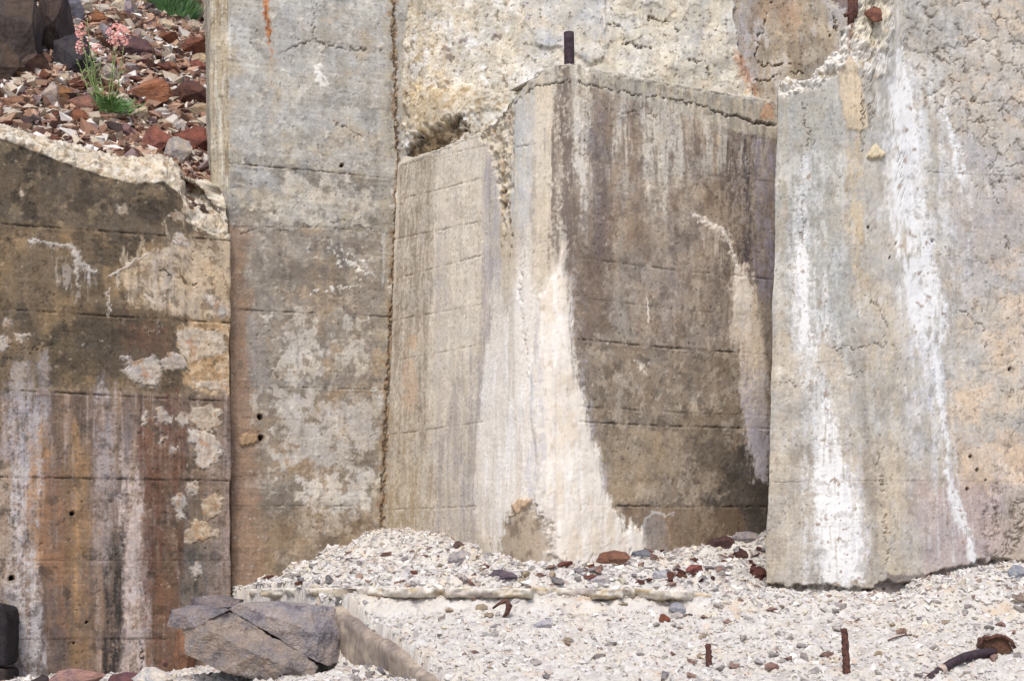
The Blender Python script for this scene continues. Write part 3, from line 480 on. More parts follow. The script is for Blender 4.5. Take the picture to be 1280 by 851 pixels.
# ================================================================== RIGHT BLOCK
W = Wall('concrete_block', [(966, 10.6, 975, 10.65, .04), (957, 9.02, 974, 9.12), (1012, 8.93, 1016, 9.04), (1085, 8.86, 1062, 8.98), (1112, 8.87, 1082, 8.99), (1140, 8.9, 1110, 9.02), (1400, 9.4, 1400, 9.52), (1700, 10.0, 1700, 10.1, .05)], 1.3, 4.3, 1.0,
         [(900, 110), (972, 108), (984, 101), (1000, 100), (1012, 98), (1022, 90), (1034, 76), (1048, 62), (1056, 46), (1064, 30), (1074, 18), (1086, -10), (1100, -60), (1120, -140), (1160, -160), (1800, -160)],
         [(k*.16, .03*k) for k in (.03, .08, .16, .28, .45, .7, 1)]+[(.19, -.06), (.22, -.4), (.25, -1.2)], .0062)
n, mix = W.n, W.mix
W.col[:] = lin((182, 176, 166))
mix((162, 157, 148), sm(-.1, .8, n(3, 2, 5, 1)), .7); mix((200, 184, 162), sm(.1, .8, n(3, 3, 6, 2)), .5); mix((208, 204, 196), sm(.2, .9, n(7, 3, 5, 3)), .5)
rg = W.poly([(1180, -200), (1800, -200), (1800, 900), (1235, 900), (1200, 600), (1190, 300)], .1, .06, 4, 1)
mix((200, 188, 172), rg, .5); mix((214, 192, 166), rg*sm(.05, .6, n(5, 5, 6, 4)), .55); mix((182, 178, 172), rg*sm(.1, .6, n(4, 4, 5, 5)), .5); mix((174, 168, 166), W.poly([(1190, 160), (1290, 200), (1290, 330), (1200, 380), (1180, 260)], .1, .06, 5, 2), .6)
lw = W.poly([(940, 560), (1800, 560), (1800, 900), (940, 900)], .12, .05, 4, 3); mix((186, 173, 156), lw, .5); mix((178, 158, 146), lw*rg, .5); mix((150, 138, 126), lw*sm(.2, .8, n(7, 4, 5, 6)), .5)
mix((178, 158, 158), W.poly([(1140, 600), (1250, 600), (1250, 740), (1160, 740)], .08, .04, 5, 4), .55)
lg = W.poly([(960, 110), (1050, 110), (1055, 300), (1060, 420), (1040, 420), (960, 330)], .05, .04, 6, 4); mix((166, 164, 156), lg, .75); mix((182, 164, 134), W.band(966, 984, 130, 330, .02, .02), .4)
strip = W.poly([(1046, 92), (1060, 70), (1070, 74), (1082, 130), (1086, 155), (1080, 165), (1058, 164), (1052, 130)], .008, .008, 12, 5); mix((206, 186, 156), strip, .8); W.h += .007*strip
for (x0, x1, y0, y1, c, a) in [(1062, 1080, 165, 330, (202, 180, 144), .6), (1086, 1100, 90, 320, (194, 186, 172), .5), (1074, 1092, 320, 450, (182, 164, 134), .6), (1092, 1124, 440, 720, (196, 180, 154), .6), (1128, 1150, 460, 740, (188, 182, 172), .5), (1056, 1080, 440, 560, (164, 158, 150), .6), (1082, 1096, 440, 740, (160, 152, 142), .6), (960, 990, 440, 740, (186, 172, 150), .45), (1080, 1095, 560, 740, (150, 138, 122), .4)]:
    mix(c, W.band(x0, x1, y0, y1, .02, .02, 10, 1.5, sd=x0 % 5), a)
for (x, y, r) in [(1215, 500, 26), (1262, 425, 30), (1240, 580, 40), (1268, 560, 25), (1205, 520, 14), (1275, 380, 20), (1262, 330, 12)]:
    m = W.poly([(x-r, y-r*.6), (x+r, y-r*.6), (x+r, y+r*.6), (x-r, y+r*.6)], .05, .05, 8, x % 5); mix((220, 194, 166), m, .6)
# broken crown at the upper left
bc = W.poly([(965, 60), (965, 118), (985, 120), (1002, 112), (1030, 106), (1046, 92), (1060, 70), (1072, 78), (1090, 100), (1104, 98), (1112, 70), (1114, 20), (1116, -40), (1060, -60)], .012, .02, 12, 6)
mix((228, 222, 212), bc, .95); mix((234, 230, 222), bc*sm(0, .7, n(12, 12, 6, 7)), .7); mix((150, 138, 124), bc*sm(.6, 1.1, n(22, 22, 6, 52)), .6); mix((178, 156, 122), bc*sm(.5, 1, n(14, 14, 5, 8)), .7); W.h += bc*(.016*n(9, 9, 5, 9)+.004*n(34, 34, 4, 10)); mix((206, 190, 150), W.poly([(1068, 0), (1108, 0), (1108, 66), (1090, 60), (1070, 40)], .03, .03, 9, 6), .45)
W.h += .006*n(2, 2, 3, 20)+.0010*n(12, 12, 5, 21)+.0004*n(60, 60, 3, 22)
# map cracking
wu, wv = W.warp(.02, 10, 3); d1, d2, ci = worley(wu*11, wv*9, 1); d1b, d2b, ci2 = worley(wu*24, wv*22, 2)
mc = np.maximum(W.poly([(1112, -80), (1800, -80), (1800, 240), (1240, 230), (1190, 160), (1130, 110)], .1, .05, 5, 7), W.poly([(1190, 300), (1800, 300), (1800, 600), (1230, 600)], .1, .05, 5, 7)*.45); md = W.poly([(1232, 600), (1800, 590), (1800, 760), (1230, 740)], .06, .04, 6, 8); me_ = W.poly([(960, 640), (1130, 640), (1130, 760), (960, 760)], .06, .04, 6, 8)*.5
e1 = 1-sm(.03, .12, d2-d1); e2 = 1-sm(.03, .15, d2b-d1b)
ck = np.clip(np.maximum(mc*np.maximum(e1, e2*.22), md*np.maximum(e2, e1)), 0, 1)*sm(-.6, .3, n(8, 8, 3, 11)); W.h -= .008*ck; mix((112, 98, 84), ck, .85); W.col *= (1+(.10*(ci-.5)*mc+.16*(ci2-.5)*md))[:, None]
mix((204, 199, 191), mc*sm(.0, .6, n(6, 6, 4, 12)), .45)
for k, p in enumerate([[(1003, 120), (1004, 150), (1012, 160), (1008, 185), (1002, 210), (1002, 240), (1004, 270), (1000, 300)], [(1014, 160), (1016, 185), (1022, 194)], [(1088, 92), (1090, 130), (1086, 150), (1090, 165), (1080, 180), (1078, 192)], [(1112, 150), (1118, 145), (1122, 135)], [(1126, 190), (1124, 210), (1130, 235), (1126, 260)], [(1144, 82), (1156, 96), (1166, 120), (1176, 132), (1188, 150), (1196, 162), (1214, 168), (1230, 180), (1242, 215), (1250, 226), (1266, 228), (1285, 220)], [(1190, 116), (1206, 124), (1222, 130)], [(1214, 230), (1240, 236), (1262, 238)], [(1242, 232), (1246, 255)], [(1108, 30), (1114, 45), (1118, 54)], [(1080, 370), (1095, 378), (1108, 400), (1106, 430), (1085, 432), (1060, 436), (1040, 432)], [(1106, 430), (1120, 434), (1134, 446), (1138, 458)], [(1195, 385), (1220, 400), (1236, 420), (1232, 434)], [(1098, 560), (1102, 600), (1106, 650), (1110, 690), (1104, 720)], [(970, 482), (1002, 480)], [(1056, 470), (1084, 464)], [(1240, 610), (1250, 660), (1256, 700)], [(1060, 30), (1064, 48)], [(1255, 290), (1262, 310), (1280, 318)], [(1262, 492), (1275, 486), (1290, 480)]]):
    W.crack(p, [.005, .004, .0055, .0035][k % 4], .010, (124, 104, 84), .7, .016, sd=k % 6)
W.joint([(960, 603), (1400, 603)], .004, .005, .3, sd=2); W.joint([(1000, 455), (1140, 450), (1400, 465)], .004, .004, .25, sd=3); W.joint([(1160, 215), (1400, 228)], .004, .006, .4, sd=4); W.joint([(975, 308), (1400, 345)], .003, .003, .15, sd=5)
for (x, y, r) in [(1166, 301, .010), (1263, 461, .012), (1120, 305, .006), (1214, 570, .010), (1222, 587, .008), (1209, 611, .01), (1112, 322, .006), (1233, 600, .006), (1085, 284, .008)]: W.hole(x, y, r, .03)
sh = W.poly([(1094, 200-20), (1106, 192), (1104, 198), (1088, 200), (1082, 196)], .006, .006, 18); mix((226, 206, 166), sh, .9); W.part('render_flake', sh, .5, .018, mat=M_CONC)
# white runs
wa = np.maximum.reduce([W.poly([(998, 190), (1012, 205), (1016, 260), (1014, 300), (1018, 330), (1014, 372), (1014, 430), (1022, 460), (1030, 470), (1040, 478), (1046, 520), (1050, 560), (1062, 590), (1076, 620), (1080, 680), (1082, 740), (1010, 740), (1012, 660), (1014, 600), (1016, 560), (1012, 520), (1008, 470), (1000, 440), (992, 400), (990, 350), (992, 310), (998, 260)], .06, .03, 14, 1, .22), W.poly([(1029, 336), (1036, 352), (1036, 400), (1040, 440), (1020, 440), (1021, 380)], .03, .016, 14, 2, .3)])
wa2 = W.poly([(1030, 490), (1044, 510), (1052, 570), (1068, 600), (1078, 650), (1080, 742), (1030, 742), (1022, 640), (1018, 590), (1026, 540)], .028, .014, 14, 3, .35); wa3 = W.poly([(996, 305), (1008, 300), (1014, 330), (1012, 400), (1014, 440), (1004, 440), (994, 390)], .03, .016, 14, 4, .3)
hz = W.poly([(975, 190), (1060, 200), (1060, 330), (1060, 480), (1000, 480), (970, 420)], .1, .05, 7, 4)
mix((206, 204, 198), hz*sm(-.1, .7, n(9, 3, 5, 13)), .6); mix((214, 212, 208), wa*sm(-.9, .3, n(18, 2, 5, 14)), .8); mix((234, 232, 229), np.maximum(wa2*sm(-1.4, -.3, n(22, 2.2, 5, 15)), wa3*sm(-1.2, -.2, n(22, 5, 5, 16))), .92)
wl = W.band(998, 1016, 560, 745, .014, .02, 12, 2, 3); mix((226, 224, 222), wl*sm(-.6, .5, n(24, 3, 4, 17)), .6); mix((196, 194, 200), W.band(1055, 1085, 560, 745, .02, .02)*sm(0, .7, n(30, 3, 4, 18)), .5)
wb = np.maximum.reduce([W.poly([(1118, 296), (1112, 240), (1116, 200), (1112, 150), (1116, 100), (1124, 70), (1136, 90), (1150, 150), (1150, 230), (1154, 280), (1166, 320), (1174, 360), (1184, 400), (1180, 424), (1160, 428), (1140, 424), (1132, 390), (1126, 350)], .03, .015, 14, 5, .35), W.line([(1166, 428), (1172, 470), (1178, 520), (1184, 560), (1186, 590), (1192, 620), (1202, 650), (1212, 690), (1224, 722)], [.045, .035, .028, .026, .03, .045, .045, .045, .05], .012, 14, 6, .35), W.line([(1176, 140), (1190, 170), (1196, 200), (1202, 225)], [.01, .04, .05, .03], .02, 12, 7, .1), W.line([(1152, 250), (1160, 300), (1164, 330)], [.03, .04, .03], .015, 12, 7, .1)])
hz2 = W.poly([(1095, 70), (1150, 75), (1190, 140), (1215, 220), (1210, 300), (1170, 330), (1100, 260)], .08, .05, 7, 5); mix((214, 212, 207), hz2*sm(-.4, .5, n(9, 3, 5, 19)), .7); mix((233, 232, 230), wb*sm(-1.4, -.2, n(16, 2.4, 5, 23)), .9); mix((216, 215, 216), W.poly([(1100, 80), (1140, 70), (1180, 160), (1210, 240), (1200, 420), (1190, 560), (1230, 740), (1190, 740), (1150, 560), (1120, 400)], .12, .06, 8, 6, .25)*sm(.0, .9, n(20, 1.6, 5, 50)), .5)
mix((216, 214, 216), W.band(1130, 1170, 425, 560, .025, .02)*sm(-.3, .6, n(14, 2, 4, 24)), .5)
mix((196, 190, 186), sm(1.1, 1.6, n(22, 22, 4, 25)), .4); mix((112, 98, 84), sm(1.3, 1.6, n(28, 28, 4, 26)), .7); mix((134, 124, 112), sm(.6, 1.1, n(12, 10, 5, 27)), .4)
pits = sm(.9, 1.15, n(18, 18, 4, 28))*np.maximum(wa, wb); mix((150, 128, 108), pits, .8)
cr1 = np.clip(np.maximum(wa2*sm(-1.1, .1, n(26, 2.2, 5, 15)), wa3*.9), 0, 1); W.part('mineral_streak', np.maximum(wa2, wa3), .6, .0025, 'white mineral streak spreading to the foot of the block', rough=.10)
W.part('mineral_streak', wb, .6, .0025, 'white mineral streak running from the broken crown', rough=.10)
mix((150, 96, 70), W.line([(1063, 24), (1062, 50), (1066, 80)], [.03, .02, .006], .012, 20, 4, .1), .6)
# undercut foot
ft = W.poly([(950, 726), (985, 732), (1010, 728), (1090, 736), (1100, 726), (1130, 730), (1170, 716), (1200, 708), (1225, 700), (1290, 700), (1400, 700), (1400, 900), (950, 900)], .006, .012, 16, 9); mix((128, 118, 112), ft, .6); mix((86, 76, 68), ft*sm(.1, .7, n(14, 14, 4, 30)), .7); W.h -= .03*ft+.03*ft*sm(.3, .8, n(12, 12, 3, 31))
gr = W.poly([(1098, 728), (1112, 718), (1160, 716), (1190, 716), (1170, 738), (1110, 744)], .01, .012, 14, 3); mix((116, 108, 106), gr, .8)
_c = W.col.copy(); W.weather(.9, .4); W.col += (_c-W.col)*np.clip(np.maximum.reduce([wa2, wa3, wb, bc*.5]), 0, 1)[:, None]*.85
W.build('pale concrete block with long white streaks and a broken crown', 'block')

# ================================================================== UPPER REAR WALL
W = Wall('broken_concrete_wall', [(470, 10.5, 470, 10.5, .03), (506, 10.36, 495, 10.46), (560, 10.14, 560, 10.3), (640, 10.02, 640, 10.26), (760, 10.12, 760, 10.30), (905, 10.3, 905, 10.45), (1000, 10.45, 1000, 10.6), (1120, 10.65, 1120, 10.8, .05), (1250, 11, 1250, 11.2, .1)], 3.9, 5.2, 3.75, 5.6, [(.1, .02), (.8, 0)])
n, mix = W.n, W.mix
W.col[:] = lin((204, 195, 178))
agg = W.poly([(480, -120), (646, -120), (650, 40), (668, 70), (690, 85), (690, 240), (480, 240)], .02, .04, 8, 1)
mix((184, 176, 158), sm(-.1, .8, n(5, 5, 5, 1)), .6); mix((224, 219, 209), sm(-.1, .6, n(4, 4, 5, 2)), .8); aw = np.maximum(W.band(498, 545, -100, 230, .05, .05), W.poly([(500, 210), (500, 120), (600, 110), (650, 130), (600, 175)], .06, .05, 8, 4)); mix((150, 126, 92), agg*sm(.3, .9, n(15, 15, 6, 3))*(.3+.7*aw), .75); mix((176, 150, 106), agg*W.band(500, 560, -100, 230, .05, .05), .45)
a1, a2, ai = worley(W.u*34, W.v*34, 3); stone = agg*sm(.35, .2, a1)*(ai > .45); W.h += .0035*stone; W.col *= (1+.35*stone*(ai-.6))[:, None]; pit = agg*sm(.6, .95, n(16, 16, 6, 5))*sm(-.2, .7, n(4, 4, 4, 55)); mix((110, 88, 62), pit, .7); W.h -= .006*pit
for (x, y) in [(578, 51), (558, 62), (562, 72), (620, 44)]: mix((110, 84, 72), W.poly([(x-5, y-3), (x+5, y-3), (x+5, y+3), (x-5, y+3)], .008, .01, 20, x % 4), .7)
cav = W.poly([(500, 205), (504, 185), (530, 168), (555, 158), (580, 150), (588, 165), (560, 185), (530, 200)], .02, .03, 12, 2); W.h -= .045*cav; mix((136, 112, 80), cav, .8); mix((70, 56, 42), cav*sm(-.3, .5, n(14, 14, 4, 6)), .85)  # hollow painted dark to stand for its shade; the recess itself is shallow
ov = W.poly([(510, 120), (600, 100), (620, 140), (560, 155), (505, 175)], .04, .04, 8, 3); mix((196, 172, 130), ov, .4); W.h += .03*ov
smt = W.poly([(648, -120), (755, -120), (758, 60), (752, 76), (735, 80), (700, 62), (672, 56), (655, 30)], .012, .015, 9, 4); mix((190, 186, 178), smt, .85); mix((164, 164, 168), smt*sm(.1, .8, n(5, 4, 5, 7)), .55); mix((206, 190, 164), smt*sm(.3, .9, n(5, 5, 4, 8)), .5); W.h += .02*smt
mix((220, 216, 206), W.line([(757, -60), (757, 70)], .02, .006, 9), .7)
cr = W.poly([(760, -120), (895, -120), (910, 20), (948, 130), (900, 150), (760, 120)], .012, .015, 9, 5); mix((206, 198, 180), cr, .6); b1, b2, bi = worley(W.u*9+.3*n(6, 6, 3, 9), W.v*11+.3*n(6, 6, 3, 10), 4)
W.h += cr*(.010*(bi-.5)); ed = cr*(1-sm(.02, .10, b2-b1))*(bi > .55)*sm(-.3, .5, n(5, 5, 3, 51)); mix((170, 144, 106), ed, .55); W.h -= .006*ed; W.col *= (1+.22*(bi-.5)*cr)[:, None]; mix((168, 160, 152), cr*sm(.45, .9, n(9, 9, 4, 11)), .6)
rg = W.poly([(898, -120), (1200, -120), (1200, 240), (940, 240), (948, 130), (925, 70)], .012, .015, 8, 6); mix((172, 156, 134), rg, .9); mix((186, 180, 184), rg*W.band(900, 950, -100, 140, .04, .04), .6); mix((186, 150, 118), rg*W.poly([(955, -60), (1005, -60), (1000, 40), (975, 30), (950, 10)], .05, .05, 8, 7), .6); mix((188, 128, 88), W.poly([(915, 60), (930, 70), (950, 110), (946, 130), (925, 90)], .02, .02, 12, 8), .6); mix((140, 120, 98), rg*sm(.1, .8, n(6, 4, 5, 12)), .6); mix((208, 202, 198), rg*sm(.3, .9, n(7, 3, 5, 13)), .5); W.h -= .03*rg
for k, p in enumerate([[(950, 75), (965, 80), (985, 78), (1005, 82)], [(945, 98), (958, 100), (975, 90), (1008, 88)], [(1040, 12), (1048, 30), (1040, 45)], [(968, 0), (952, 40), (946, 70)], [(780, 52), (800, 56), (815, 64)], [(812, 18), (840, 26), (850, 40)], [(860, 75), (880, 78), (890, 100)], [(760, 32), (785, 28)]]): W.crack(p, .008, .025, (112, 88, 60), .8, .014, sd=k)
mix((92, 60, 58), W.poly([(1030, -40), (1070, -40), (1066, 16), (1050, 8)], .02, .02, 12, 9), .7)
W.h += .016*n(2, 2, 3, 20)+.0022*n(12, 12, 4, 21)*(.4+.6*agg)+.0008*agg*n(40, 40, 4, 22)
mix((92, 76, 58), sm(.9, 1.25, n(26, 26, 4, 23)), .7)
W.weather(1.2, 0)
W.build('rough broken concrete wall rising behind the buttress top', 'wall')

# ================================================================== GROUND
def idw(X, Y, pts, p=4):
    a = np.array([P3(*q) for q in pts]); num = 0; den = 0
    for (x, y, z) in a:
        w = 1/((X-x)**2+(Y-y)**2+1e-4)**(p/2); num = num+w*z; den = den+w
    return num/den
HI = [(300, 735, 9.85), (340, 722, 9.95), (380, 705, 10.05), (420, 686, 10.15), (470, 664, 10.25), (500, 664, 10.1), (545, 667, 9.85), (590, 681, 9.5), (620, 692, 9.29), (690, 706, 9.0), (760, 701, 9.12), (810, 693, 9.27), (870, 684, 9.47), (920, 672, 9.65), (960, 664, 9.8), (380, 728, 9.4), (470, 705, 9.4), (560, 712, 9.1), (900, 705, 9.2),
      (430, 745, 8.6), (560, 746, 8.5), (640, 746, 8.5), (700, 746, 8.47), (780, 746, 8.47), (850, 745, 8.47), (962, 737, 8.98), (1030, 741, 8.88), (1100, 743, 8.8), (1180, 722, 8.85), (1230, 712, 8.98), (1280, 706, 9.1), (1400, 700, 9.4), (900, 746, 8.4), (1000, 752, 8.4), (1100, 752, 8.4), (1280, 738, 8.4), (1500, 730, 8.6)]
LO = [(0, 850, 9.0), (-200, 850, 8.9), (100, 846, 9.35), (200, 846, 9.3), (285, 835, 9.7), (300, 850, 8.6), (430, 814, 8.55), (480, 832, 8.2), (520, 851, 7.9), (250, 875, 8.0), (60, 890, 8.0), (400, 846, 8.45)]
LL = [(287, 10.6), (287, 9.85), (340, 9.3), (425, 8.6), (480, 8.15), (545, 7.6), (600, 7.0), (640, 6.3), (660, 5)]
_LY = np.array([q[1] for q in LL])[::-1]; _LX = np.array([(q[0]-CX)/F*q[1] for q in LL])[::-1]
def xL(Y): return np.interp(Y, _LY, _LX)
def Hhi(X, Y):
    ap = idw(X, Y, HI); bk = 1.205-.285*(8.45-Y)
    w = sm(8.36, 8.5, Y); return ap*w+np.minimum(bk, 1.6)*(1-w)
def H(X, Y):
    hi = Hhi(X, Y); lo = idw(X, Y, LO); m = sm(-.015, .015, X-xL(Y)); h = lo+(hi-lo)*m
    h = h+.018*fbm(X*2.2, Y*2.2, 3, 2)+.012*fbm(X*9, Y*9, 3, 4)
    k = sm(3.2, 7.0, Y)*sm(-9, -5, X)*(1-sm(5, 9, X))*(1-sm(12, 15, Y)); return h*k
def spaced(parts): return np.unique(np.concatenate(parts).round(5))
gx = spaced([-np.geomspace(3.2, 400, 28), np.arange(-2.9, 3.7, .014), np.geomspace(3.8, 400, 28)])
gy = spaced([-np.geomspace(.5, 60, 12), np.arange(0, 6.6, .3), np.arange(6.7, 10.5, .016), np.geomspace(10.6, 600, 26)])
GXX, GYY = np.meshgrid(gx, gy); g0, g1 = GXX.ravel(), GYY.ravel(); gz = H(g0, g1)
fine = (np.abs(g0) < 4) & (g1 > 6.5) & (g1 < 10.6)
ch = fbm(g0*28, g1*28, 4, 6); gz = gz+np.where(fine, .013*ch+.008*fbm(g0*62, g1*62, 2, 9), 0)
gc = np.tile(lin((212, 205, 195)), (len(g0), 1))
def gm(c, m, a=1.0):
    global gc
    gc = gc+(lin(c)-gc)*np.clip(m*a, 0, 1)[:, None]
gm((218, 205, 186), sm(.0, .6, fbm(g0*3, g1*4, 4, 11)), .6); gm((186, 178, 175), sm(.1, .6, fbm(g0*9, g1*12, 4, 13)), .6); gm((150, 136, 132), sm(.2, .6, fbm(g0*34, g1*40, 3, 14)), .5); gm((206, 166, 118), sm(.42, .75, fbm(g0*5, g1*6, 4, 15)), .45); gm((224, 220, 215), sm(.2, .6, fbm(g0*14, g1*16, 4, 16)), .6)
gm((150, 140, 134), ((np.abs(g0) > 5) | (g1 < 5)).astype(float), .6)
ni, nj = len(gy), len(gx); ii = np.arange(ni*nj).reshape(ni, nj)
GQ = np.stack([ii[:-1, :-1], ii[:-1, 1:], ii[1:, 1:], ii[1:, :-1]], -1).reshape(-1, 4)
go = mesh_np('ground', np.stack([g0, g1, gz], 1), GQ, gc, M_GROUND); prop(go, 'pale chalky debris ground banked up to the concrete walls', 'ground', kind='structure')

# scree slope above the left wall
def S(X, Y):
    px = CX+F*X/9.9; yb = np.interp(px, [-700, 0, 285, 600], [8.6, 9.55, 10.12, 10.6]); zb_ = np.interp(px, [-700, 0, 60, 130, 200, 262, 300, 600], [4.3, 4.04, 3.98, 3.93, 3.9, 3.84, 3.80, 3.7])
    t = Y-yb; return zb_-.05+.50*np.maximum(t, 0)+.85*np.minimum(t, 0)+.06*t*sm(1, 4, t)+.04*fbm(X*1.7, Y*1.7, 3, 21)*sm(0, .5, t)
sx, sy = np.meshgrid(np.arange(-7.5, -.9, .025), np.concatenate([np.arange(8.3, 13.2, .025), np.arange(13.2, 22, .3)])); s0, s1 = sx.ravel(), sy.ravel()
sz = S(s0, s1)+.012*fbm(s0*12, s1*12, 4, 23); ni, nj = sx.shape; ii = np.arange(ni*nj).reshape(ni, nj)
scol = np.tile(lin((112, 84, 70)), (len(s0), 1)); m_ = sm(.1, .6, fbm(s0*7, s1*7, 4, 24))[:, None]; scol = scol+(lin((70, 54, 48))-scol)*m_; m_ = sm(.2, .7, fbm(s0*12, s1*12, 4, 25))[:, None]; scol = scol+(lin((158, 138, 118))-scol)*m_*.7
q = np.stack([ii[:-1, :-1], ii[:-1, 1:], ii[1:, 1:], ii[1:, :-1]], -1).reshape(-1, 4)
pxs_ = CX+F*s0/9.9; yb_ = np.interp(pxs_, [-700, 0, 285, 600], [8.6, 9.55, 10.12, 10.6]); keep = ((s1[q] > yb_[q]-.26) & ((CX+F*s0/s1)[q] < 284)).all(1) if False else ((s1[q] > yb_[q]-.26) & (((CX+F*s0/s1)[q] < 283) | (s1[q] > 10.45))).all(1)
so = mesh_np('scree_slope', np.stack([s0, s1, sz], 1), q[keep], scol, M_GROUND); prop(so, 'reddish brown scree slope above the stained left wall', 'slope', kind='structure')

def hit(px, py, fn, d0, d1):
    d = np.arange(d0, d1, .004); X = (px-CX)/F*d; z = EYE+(HY-py)/F*d; g = fn(X, d); k = np.argmax(z <= g) if (z <= g).any() else len(d)-1
    return Vector((X[k], d[k], g[k]))
def on_ground(px, py): return hit(px, py, H, 6.8, 10.4)
def on_scree(px, py): return hit(px, py, S, 9.4, 18)

# ------------------------------------------------------------------ stones
def hull(seed, npts=16, flat=1.0):
    r = random.Random(seed); bm = bmesh.new(); pts = []
    ax = [Vector((r.gauss(0, 1), r.gauss(0, 1), r.gauss(0, 1))).normalized() for _ in range(7)]; lim = [r.uniform(.55, .85) for _ in ax]
    while len(pts) < npts:
        v = Vector((r.gauss(0, 1), r.gauss(0, 1), r.gauss(0, 1))).normalized()*r.uniform(.85, 1.05)
        for a, l in zip(ax, lim):                                   # cleavage planes give flat broken faces
            t = v.dot(a)
            if t > l: v -= a*(t-l)
        pts.append(bm.verts.new(v))
    res = bmesh.ops.convex_hull(bm, input=bm.verts[:])
    bmesh.ops.delete(bm, geom=[e for e in res['geom_interior'] if isinstance(e, bmesh.types.BMVert)], context='VERTS')
    loose = [v for v in bm.verts if not v.link_faces]; bmesh.ops.delete(bm, geom=loose, context='VERTS')
    mn = [min(v.co[i] for v in bm.verts) for i in range(3)]; mx = [max(v.co[i] for v in bm.verts) for i in range(3)]
    for v in bm.verts: v.co = Vector([(v.co[i]-mn[i])/(mx[i]-mn[i])-.5 for i in range(3)])
    return bm
def fracture(bm, it=3, amp=.05, freq=3.0, seed=0):
    bmesh.ops.triangulate(bm, faces=bm.faces[:])
    for k in range(it): bmesh.ops.subdivide_edges(bm, edges=bm.edges[:], cuts=1, use_grid_fill=True); bmesh.ops.triangulate(bm, faces=bm.faces[:])
    bm.normal_update(); off = Vector((seed*3.1, seed*1.7, seed*.9)); mv = []
    for v in bm.verts:
        p = v.co*freq+off; st = mnoise.fractal(p, .9, 2.1, 5); rid = abs(mnoise.noise(p*.7))-.25
        mv.append(v.co+v.normal*amp*(st*.8+rid*.7))
    for v, c in zip(bm.verts, mv): v.co = c
    bm.normal_update()
def link_bm(name, bm, mat, parent=None, smooth=False):
    me = bpy.data.meshes.new(name); bm.to_mesh(me); bm.free(); me.materials.append(mat)
    if smooth: me.polygons.foreach_set('use_smooth', np.full(len(me.polygons), True))
    o = bpy.data.objects.new(name, me); col_.objects.link(o); o.parent = parent; return o
HERO = []
for k in range(9):
    b = hull(100+k, 22); fracture(b, 3, .055, 3.0, k); me = bpy.data.meshes.new('stone'); b.to_mesh(me); b.free(); me.materials.append(M_ROCK); HERO.append(me)
SMALL = []
for k in range(12):
    b = hull(300+k, 11); me = bpy.data.meshes.new('stone'); b.to_mesh(me); b.free(); me.materials.append(M_ROCK); SMALL.append(me)
def stone(name, me, loc, dims, rz, tilt, c, label, cat='stone', group=None):
    o = bpy.data.objects.new(name, me); col_.objects.link(o); o.location = loc; o.scale = dims; o.rotation_euler = (tilt[0], tilt[1], rz); o.color = (*lin(c), 1)
    return prop(o, label, cat, group)
HN = []
def hero(box, where, c, label, name='stone', seed=0, deep=.8, tilt=(0, 0), sink=.12, cat='stone'):
    x0, y0, x1, y1 = box; r = random.Random(seed+int(x0)); HN.append(((x0+x1)/2, (y0+y1)/2, ' '.join(label.replace(',', '').split()[:9]))); g = where((x0+x1)/2, y1); d = g.y
    w, h = (x1-x0)/F*d*1.06, (y1-y0)/F*d*1.06; dp = deep*(w+h)/2
    c = np.clip((np.array(c)*.94+.06*np.mean(c))*1.06+4, 0, 235)
    return stone(name, HERO[(seed+int(x0*3+y0)) % len(HERO)], (g.x, g.y+dp*.30, g.z+h*(.5-sink)), (w, dp, h*1.1), r.uniform(-.3, .3), (tilt[0]+r.uniform(-.1, .1), tilt[1]+r.uniform(-.1, .1)), c, label, cat)
sg, gg = on_scree, on_ground
